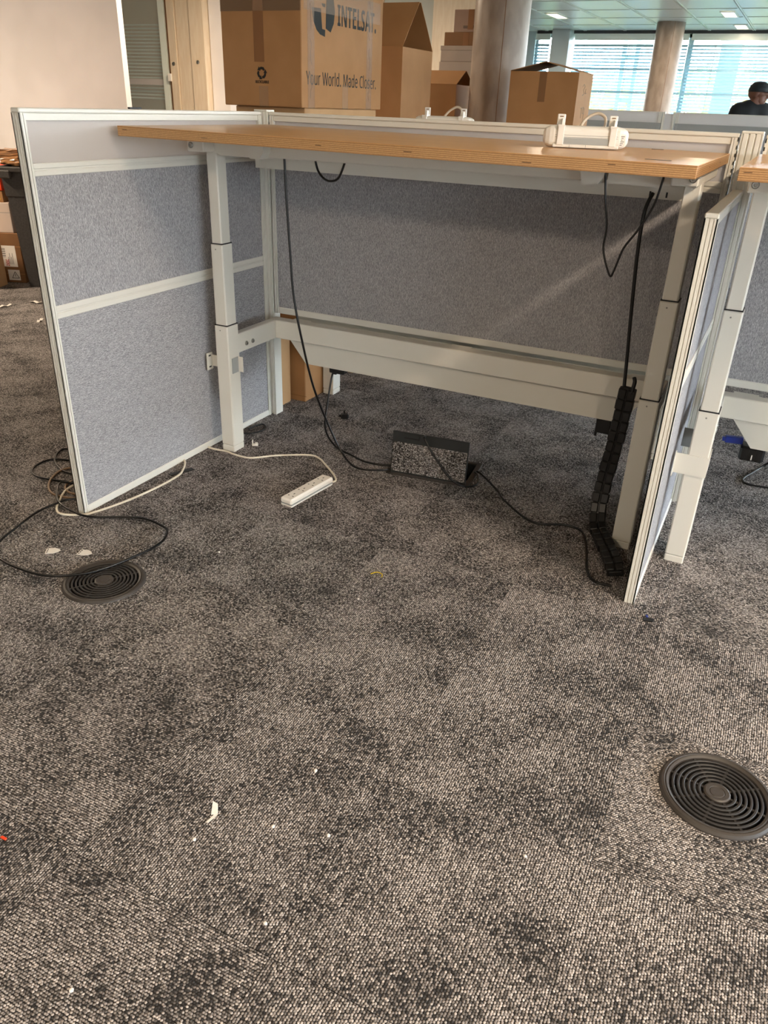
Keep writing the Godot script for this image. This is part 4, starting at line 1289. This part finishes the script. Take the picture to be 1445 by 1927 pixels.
func make_cables() -> void:
	cable("power_cable", "long black cable hanging from the desk edge down to the floor box", [Vector3(0.419, 1.27, 0.50), Vector3(0.425, 1.1, 0.50), Vector3(0.437, 0.9, 0.50), Vector3(0.448, 0.75, 0.50), Vector3(0.475, 0.58, 0.49), Vector3(0.50, 0.36, 0.44), Vector3(0.535, 0.18, 0.38), Vector3(0.60, 0.04, 0.36), Vector3(0.70, 0.006, 0.41), Vector3(0.80, 0.006, 0.385), Vector3(0.88, 0.006, 0.31), Vector3(0.95, 0.008, 0.22)], 0.0048, M.black_gloss)
	cable("power_cable", "black cable drooping from the cable tray to the floor box", [Vector3(0.40, 0.325, 0.07), Vector3(0.385, 0.28, 0.075), Vector3(0.39, 0.18, 0.12), Vector3(0.42, 0.07, 0.20), Vector3(0.50, 0.012, 0.25), Vector3(0.62, 0.006, 0.30), Vector3(0.72, 0.006, 0.335), Vector3(0.83, 0.006, 0.31), Vector3(0.92, 0.008, 0.24)], 0.0048, M.black_gloss)
	var c := thing("cable_plug", "black plug fixed under the cable tray", "plug", Vector3(0.42, 0.305, 0.07))
	part("housing", Vector3(-0.04, 0.0, -0.02), Vector3(0.04, 0.027, 0.025), M.black, c, 0.004)
	part("sleeve", Vector3(-0.03, -0.01, -0.008), Vector3(-0.008, 0.004, 0.01), M.black, c, 0.002)
	cable("motor_cable", "short black cable looping under the desk edge", [Vector3(0.552, 1.27, 0.50), Vector3(0.565, 1.225, 0.5), Vector3(0.59, 1.198, 0.5), Vector3(0.62, 1.19, 0.5), Vector3(0.655, 1.205, 0.5), Vector3(0.685, 1.27, 0.5)], 0.0042, M.black_gloss)
	cable("motor_cable", "thin black cable hanging in a V below the right desk corner", [Vector3(1.634, 1.31, 0.57), Vector3(1.65, 1.21, 0.57), Vector3(1.667, 1.13, 0.57), Vector3(1.668, 1.06, 0.57), Vector3(1.70, 0.985, 0.57), Vector3(1.712, 1.00, 0.57), Vector3(1.73, 1.07, 0.57), Vector3(1.765, 1.13, 0.57), Vector3(1.80, 1.21, 0.57), Vector3(1.815, 1.31, 0.57)], 0.0034, M.black_gloss)
	cable("power_cable", "thick black cable running from the desk frame into the black cable chain", [Vector3(1.765, 1.225, 0.40), Vector3(1.752, 1.17, 0.42), Vector3(1.752, 1.05, 0.42), Vector3(1.765, 0.85, 0.41), Vector3(1.778, 0.68, 0.40), Vector3(1.79, 0.55, 0.41)], 0.0062, M.black_gloss)
	cable("power_cable", "black cable draped over the floor box lid and running to the black cable chain", [Vector3(1.00, 0.194, 0.342), Vector3(1.01, 0.196, 0.372), Vector3(1.06, 0.13, 0.378), Vector3(1.14, 0.04, 0.372), Vector3(1.20, 0.008, 0.35), Vector3(1.235, 0.006, 0.30), Vector3(1.215, 0.012, 0.23), Vector3(1.19, 0.014, 0.20), Vector3(1.217, 0.012, 0.198), Vector3(1.333, 0.006, 0.310), Vector3(1.395, 0.006, 0.390), Vector3(1.547, 0.006, 0.512), Vector3(1.665, 0.006, 0.473), Vector3(1.735, 0.006, 0.485), Vector3(1.772, 0.005, 0.56), Vector3(1.80, 0.005, 0.66), Vector3(1.825, 0.005, 0.762), Vector3(1.865, 0.005, 0.825), Vector3(1.926, 0.005, 0.826)], 0.0048, M.black_gloss)
	cable("extension_lead", "cream lead winding past the desk leg to the power strip", on_floor([[-0.12, 0.50], [-0.06, 0.545], [0.027, 0.563], [0.098, 0.556], [0.151, 0.566], [0.237, 0.562], [0.324, 0.479], [0.446, 0.399], [0.506, 0.405], [0.567, 0.451], [0.655, 0.528], [0.690, 0.575], [0.676, 0.602]], 0.005), 0.0046, M.cream_cable)
	cable("extension_lead", "cream lead running along the foot of the left screen", on_floor([[-0.05, 0.69], [0.018, 0.750], [0.059, 0.812], [0.082, 0.874], [0.083, 0.995], [0.062, 1.160], [0.022, 1.30], [-0.013, 1.345], [-0.077, 1.372], [-0.122, 1.351], [-0.165, 1.297], [-0.215, 1.216], [-0.23, 1.13]], 0.005), 0.0046, M.cream_cable)
	cable("data_cable", "brown cable coiled on the carpet behind the left screen", on_floor([[-0.20, 0.93], [-0.30, 0.98], [-0.364, 1.043], [-0.378, 1.102], [-0.336, 1.187], [-0.270, 1.248], [-0.201, 1.265], [-0.120, 1.240], [-0.08, 1.16], [-0.13, 1.08], [-0.21, 1.09], [-0.259, 1.142], [-0.240, 1.195], [-0.18, 1.222], [-0.10, 1.20]], 0.005), 0.0046, M.brown_cable)
	cable("power_cable", "black cable lying in a wide loop across the carpet and the round vent", on_floor([[-0.10, 1.09], [-0.16, 1.13], [-0.223, 1.162], [-0.275, 1.185], [-0.226, 1.250], [-0.147, 1.314], [-0.041, 1.345], [0.052, 1.343], [0.212, 1.260], [0.329, 1.266], [0.381, 1.297], [0.412, 1.378], [0.394, 1.495], [0.364, 1.592], [0.317, 1.665], [0.223, 1.726], [0.110, 1.736], [0.022, 1.726], [-0.038, 1.698], [-0.090, 1.643], [-0.120, 1.547], [-0.152, 1.420], [-0.144, 1.322], [-0.133, 1.284], [-0.10, 1.25]], 0.0135), 0.0045, M.black_gloss)
	cable("data_cable", "black cable in two small loops behind the left screen foot", on_floor([[-0.25, 0.97], [-0.431, 0.990], [-0.509, 1.03], [-0.506, 1.114], [-0.461, 1.163], [-0.390, 1.177], [-0.272, 1.150], [-0.20, 1.10], [-0.26, 1.085], [-0.32, 1.086], [-0.389, 1.076], [-0.484, 1.022], [-0.542, 0.946], [-0.533, 0.898], [-0.42, 0.85], [-0.25, 0.82]], 0.0045), 0.0042, M.black_gloss)
	cable("data_cable", "coil of thin black cable behind the left desk leg", on_floor([[0.023, 0.270], [0.030, 0.224], [0.051, 0.185], [0.087, 0.214], [0.092, 0.269], [0.060, 0.321], [0.02, 0.33]], 0.0045), 0.004, M.black_gloss)
	cable("power_cable", "black cable curling on the carpet under the neighbouring desk", [Vector3(2.42, 0.30, -0.30), Vector3(2.40, 0.12, -0.50), Vector3(2.350, 0.006, -0.60), fl(2.311, -0.500), fl(2.272, -0.397), fl(2.271, -0.345), fl(2.303, -0.326), fl(2.375, -0.336), fl(2.5, -0.36)], 0.0048, M.black_gloss)

func make_litter() -> void:
	rng.seed = 15
	var g := "white paper tags on the carpet by the vent"
	for s in [[0.106, 1.583, 0.6, "white pointed paper tag on the carpet inside the black cable loop"], [0.214, 1.538, 0.25, "white pointed paper tag with square holes above the round vent"]]:
		var t := thing("paper_tag", s[3], "paper", Vector3(s[0], 0.001, s[1]), s[2], g)
		var st := st_new()
		prism(st, [Vector2(-0.024, -0.018), Vector2(0.004, -0.019), Vector2(0.018, -0.011), Vector2(0.027, 0.0), Vector2(0.018, 0.012), Vector2(0.002, 0.019), Vector2(-0.024, 0.018)], Vector3.ZERO, Vector3.RIGHT, Vector3.FORWARD, Vector3(0, 0.0012, 0))
		obj("sheet", st, M.paper, t)
		for k in 3: part("hole", Vector3(-0.021, 0.0012, -0.013 + k * 0.010), Vector3(-0.016, 0.0015, -0.008 + k * 0.010), M.ink_black, t)
	var f := thing("paper_scrap", "folded white paper strip on the carpet", "paper", Vector3(1.321, 0.0, 2.251), 0.3)
	var st := st_new()
	prism(st, [Vector2(-0.006, 0.0), Vector2(0.009, 0.004), Vector2(0.004, 0.026), Vector2(-0.009, 0.03)], Vector3(0, 0.0005, 0), Vector3.RIGHT, Vector3(0, 0.6, -0.8), Vector3(0, 0.0008, 0.0006))
	prism(st, [Vector2(0.009, 0.004), Vector2(0.001, 0.004), Vector2(-0.010, -0.022), Vector2(-0.005, -0.024)], Vector3(0, 0.0005, 0), Vector3.RIGHT, Vector3(0, -0.02, -0.99), Vector3(0, 0.001, 0))
	obj("sheet", st, M.paper, f)
	# dropped bits
	for s in [[-2.966, -0.828, 0.09], [-2.879, -1.039, 0.10], [-2.419, -0.657, 0.07]]:
		var t := thing("paper_scrap", "crumpled white paper scrap on the carpet near the grey bin", "paper", Vector3(s[0], 0.0, s[1]), rng.randf() * 3.0, "paper scraps near the grey bin")
		st = st_new()
		var w: float = s[2]
		for k in 3:
			var x0 := -w / 2 + k * w / 3
			prism(st, [Vector2(0, -w * 0.12), Vector2(w / 3, -w * 0.18), Vector2(w / 3, w * 0.16), Vector2(0, w * 0.14)], Vector3(x0, 0.001 + 0.012 * (k % 2), 0), Vector3(1, 0.035 / w * (1 if k % 2 == 0 else -1), 0), Vector3.FORWARD, Vector3(0, 0.002, 0))
		obj("sheet", st, M.paper, t)
	for s in DOTS:
		st = st_new()
		lathe(st, [Vector2(0, 0.0055), Vector2(0.003, 0.0048), Vector2(0.0046, 0.0024), Vector2(0.004, 0.0)], 8, Transform3D(Basis.from_scale(Vector3(1, 1, rng.randf_range(0.7, 1.2))), Vector3.ZERO))
		var o := obj("foam_crumb", st, M.paper, self)
		o.position = Vector3(s[0], 0, s[1])
		tag(o, "tiny white foam crumb lying on the carpet", "crumb", "foam crumbs on the carpet")
	cable("twine_scrap", "short curl of straw coloured twine on the carpet", [fl(1.165, 1.165), fl(1.18, 1.145), fl(1.20, 1.148), fl(1.208, 1.165)], 0.0018, M.yellow).set_meta("category", "twine")
	var b := thing("plastic_scrap", "torn black plastic scrap with a blue tip beside the low screen", "scrap", Vector3(2.074, 0, 0.965), 0.4)
	st = st_new()
	prism(st, [Vector2(-0.018, -0.008), Vector2(0.012, -0.012), Vector2(0.02, 0.004), Vector2(0.006, 0.010), Vector2(-0.014, 0.008)], Vector3.ZERO, Vector3.RIGHT, Vector3.FORWARD, Vector3(0, 0.003, 0))
	obj("sheet", st, M.black, b)
	part("tip", Vector3(-0.004, 0.0, -0.024), Vector3(0.003, 0.004, -0.010), M.blue, b, 0.001)
	var c := thing("cable_clip", "small white plastic clip on the carpet beside the desk leg", "clip", Vector3(0.165, 0, 0.418), 0.5)
	part("base", Vector3(-0.014, 0, -0.010), Vector3(0.014, 0.006, 0.010), M.socket_white, c, 0.001)
	part("wall", Vector3(-0.014, 0.006, -0.010), Vector3(-0.010, 0.026, 0.006), M.socket_white, c, 0.001)
	part("block", Vector3(0.0, 0.006, -0.004), Vector3(0.012, 0.014, 0.010), M.socket_white, c, 0.001)
	var p := thing("cable_plug", "black power plug lying on the carpet behind the desk", "plug", Vector3(0.355, 0, -0.113), 0.6)
	part("housing", Vector3(-0.02, 0.0, -0.018), Vector3(0.02, 0.026, 0.018), M.black, p, 0.006)
	part("pin", Vector3(-0.006, 0.024, -0.003), Vector3(0.002, 0.044, 0.003), M.black, p, 0.001)
	part("collar", Vector3(-0.03, 0.008, -0.006), Vector3(-0.018, 0.02, 0.006), M.black, p, 0.003)
	var s2 := part("velcro_strip", Vector3(-0.055, 0, -0.014), Vector3(0.055, 0.003, 0.014), M.black, self, 0.001)
	s2.position = Vector3(0.065, 0, 0.83)
	s2.rotation.y = 1.15
	tag(s2, "flat black strip on the carpet under the left screen edge", "strip")
	var oc := part("plastic_chip", Vector3(-0.008, 0, -0.003), Vector3(0.008, 0.003, 0.003), M.orange, self, 0.001)
	oc.position = Vector3(0.957, 0, 2.515)
	tag(oc, "small orange plastic chip on the carpet", "chip")

var DOTS := []

func make_neighbour_bits() -> void:
	var s := thing("socket_block", "black socket block hanging under the neighbouring desk tray", "socket", Vector3(2.262, 0.272, 0.066))
	part("housing", Vector3(-0.045, 0.0, -0.03), Vector3(0.045, 0.058, 0.04), M.black, s, 0.008)
	for k in 3: part("fin", Vector3(-0.036 + k * 0.025, 0.006, 0.04), Vector3(-0.026 + k * 0.025, 0.05, 0.043), M.black_gloss, s)
	part("mark", Vector3(0.0, 0.01, 0.043), Vector3(0.004, 0.03, 0.0445), M.paper, s)
	var b := thing("cable_plug", "blue cable plug sticking out below the neighbouring desk tray", "plug", Vector3(2.19, 0.325, 0.07), 0.2)
	part("housing", Vector3(-0.035, 0.0, -0.01), Vector3(0.03, 0.026, 0.012), M.blue, b, 0.002)
	part("nose", Vector3(-0.045, 0.005, -0.006), Vector3(-0.035, 0.02, 0.008), M.blue, b, 0.001)
	var d := thing("cable_connector", "black connector hanging under the right end of the desk tray", "connector", Vector3(1.69, 0.27, 0.085))
	part("housing", Vector3(-0.03, 0.0, -0.015), Vector3(0.03, 0.063, 0.02), M.black, d, 0.003)
	part("latch", Vector3(-0.032, -0.02, 0.0), Vector3(-0.022, 0.006, 0.008), M.black, d, 0.001)
	var e := part("cable_strip", Vector3(-0.14, 0, -0.004), Vector3(0.14, 0.008, 0.004), M.black, self, 0.002)
	e.position = Vector3(1.46, 0.519, 0.075)
	tag(e, "flat black cable lying in the top of the desk tray", "cable")
	var k := part("rail_clip", Vector3(-0.03, 0, -0.006), Vector3(0.03, 0.006, 0.006), M.black, self, 0.001)
	k.position = Vector3(-0.0175, 1.404, 0.80)
	k.rotation.y = PI / 2
	tag(k, "small black clip on the top rail of the left screen", "clip")

func far_bench() -> void:
	# screens of the next bench, beyond the cartons
	for s in [[0.10, 0.93, "frosted blue white desk screen beside the open carton by the window"], [1.05, 4.2, "long frosted blue white desk screen in front of the person in a cap"]]:
		var t := thing("far_screen", s[2], "screen", Vector3(s[0], 0, -5.0), 0.0, "frosted screens of the far bench")
		var L: float = s[1] - s[0]
		part("frosted_panel", Vector3(0.01, 1.385, -0.008), Vector3(L - 0.01, 1.468, 0.008), M.frost, t)
		part("top_rail", Vector3(0, 1.468, -0.012), Vector3(L, 1.475, 0.012), M.aluminium, t)
		part("lower_rail", Vector3(0, 1.33, -0.018), Vector3(L, 1.385, 0.018), M.grey_plastic, t)
		part("fabric_panel", Vector3(0, 0.02, -0.014), Vector3(L, 1.33, 0.014), M.fabric, t)
		for x in [0.0, L - 0.03]: part("stile", Vector3(x, 0.0, -0.018), Vector3(x + 0.03, 1.468, 0.018), M.aluminium, t)
	var g := thing("far_screen", "narrow white framed screen linking two far desk screens", "screen", Vector3(0.935, 0, -5.0), 0.0)
	part("stile", Vector3(0, 0, -0.02), Vector3(0.02, 1.475, 0.02), M.aluminium, g)
	part("stile", Vector3(0.09, 0, -0.02), Vector3(0.11, 1.475, 0.02), M.aluminium, g)
	part("infill", Vector3(0.02, 0.02, -0.006), Vector3(0.09, 1.46, 0.006), M.frost, g)

func _ready() -> void:
	rng.seed = 1
	# ---- camera
	var cam := Camera3D.new()
	cam.name = "camera"
	cam.fov = 66.866
	cam.near = 0.05
	cam.far = 200.0
	cam.position = Vector3(2.1784, 1.45, 3.2152)
	cam.basis = Basis(Vector3.UP, deg_to_rad(25.3521)) * Basis(Vector3.RIGHT, deg_to_rad(-27.7214)) * Basis(Vector3.BACK, deg_to_rad(2.2010))
	add_child(cam)
	cam.current = true
	# ---- sky and exposure
	var env := Environment.new()
	var sm := ProceduralSkyMaterial.new()
	sm.sky_top_color = Color(0.84, 0.90, 0.96)
	sm.sky_horizon_color = Color(0.95, 0.98, 1.0)
	sm.ground_bottom_color = Color(0.45, 0.47, 0.42)
	sm.ground_horizon_color = Color(0.80, 0.84, 0.84)
	sm.sky_energy_multiplier = 3.4
	sm.ground_energy_multiplier = 2.0
	var sky := Sky.new()
	sky.sky_material = sm
	env.background_mode = Environment.BG_SKY
	env.sky = sky
	env.tonemap_mode = Environment.TONE_MAPPER_LINEAR
	env.tonemap_exposure = 1.62
	env.sdfgi_enabled = true
	env.ssao_enabled = true
	env.ssil_enabled = true
	var we := WorldEnvironment.new()
	we.environment = env
	add_child(we)
	# ---- scene
	make_materials()
	make_room()
	ceiling_light(3.6, 1.7, 6.0)
	ceiling_light(3.6, 5.2, 5.0)
	ceiling_light(0.8, 5.2, 5.0)
	ceiling_light(-4.8, 0.2, 12.0)  # added unseen lamp that brightens the white partition wall
	ceiling_light(-2.6, -3.6, 7.0)  # added lamp, out of view, to lift the door and storage corner
	ceiling_light(0.8, -10.1, 3.0)
	ceiling_light(0.83, -11.86, 0.5)
	ceiling_light(-1.6, -10.1, 3.0)
	make_outside()
	# bay screens
	screen("desk_screen", "grey fabric screen on the left of the raised desk with a frosted top", "fabric screens of the bench", 1.296, 0.0, [[0.754, 0.798], [1.208, 1.246]], Vector3(-0.0175, 0, 1.326), PI / 2)
	screen("desk_screen", "wide grey fabric screen behind the raised desk with a frosted top", "fabric screens of the bench", 1.93, 0.528, [[1.208, 1.246]], Vector3(0.03, 0, 0.0), 0.0)
	screen("desk_screen", "low grey fabric screen between the two desks with no frosted top", "fabric screens of the bench", 0.862, 0.0, [[0.74, 0.78]], Vector3(1.9965, 0, 0.897), PI / 2, 1.227, false)
	screen("desk_screen", "wide grey fabric screen behind the neighbouring desk", "fabric screens of the bench", 1.93, 0.528, [[1.208, 1.246]], Vector3(2.045, 0, 0.0), 0.0)
	post("grooved corner post joining the left and rear screens", -0.042, 0.026, -0.036, 0.026, 1.411)
	post("grooved post between the two rear screens", 1.965, 2.036, -0.036, 0.02, 1.411)
	# desks
	desk("raised birch topped standing desk inside the grey screened bay", Vector3.ZERO, 0.0, -0.0075, 0.0287, 0.0, 1)
	desk("neighbouring standing desk beyond the low screen", Vector3(1.99, -0.004, 0), 0.0, 0.0, 0.05, 0.0, 2)
	desk("standing desk back to back behind the rear screen with one white leg showing", Vector3(1.99, 0, 0.0), PI, 0.0, 0.0287, -0.068, 0)
	make_cartons()
	make_bin()
	far_bench()
	make_person()
	power_module("white clip-on power unit lying on the raised desk", Vector3(1.52, 1.3438, 0.40), 0.33)
	power_module("white clip-on power unit showing over the rear screen top", Vector3(0.713, 1.3465, -0.35), 0.1)
	floor_box()
	power_strip()
	cable_chain()
	floor_vent("round dark floor vent crossed by the black cable loop", Vector3(0.405, 0, 1.642), 0.0)
	floor_vent("round dark floor vent standing alone in the open carpet", Vector3(2.347, 0, 1.632), 0.4)
	make_cables()
	DOTS = [[1.324, 2.324], [1.458, 2.214], [1.58, 2.177], [1.574, 2.417], [1.336, 2.689], [1.457, 2.027], [1.987, 2.022], [0.621, 1.302], [1.199, 1.32]]
	make_neighbour_bits()
	make_litter()
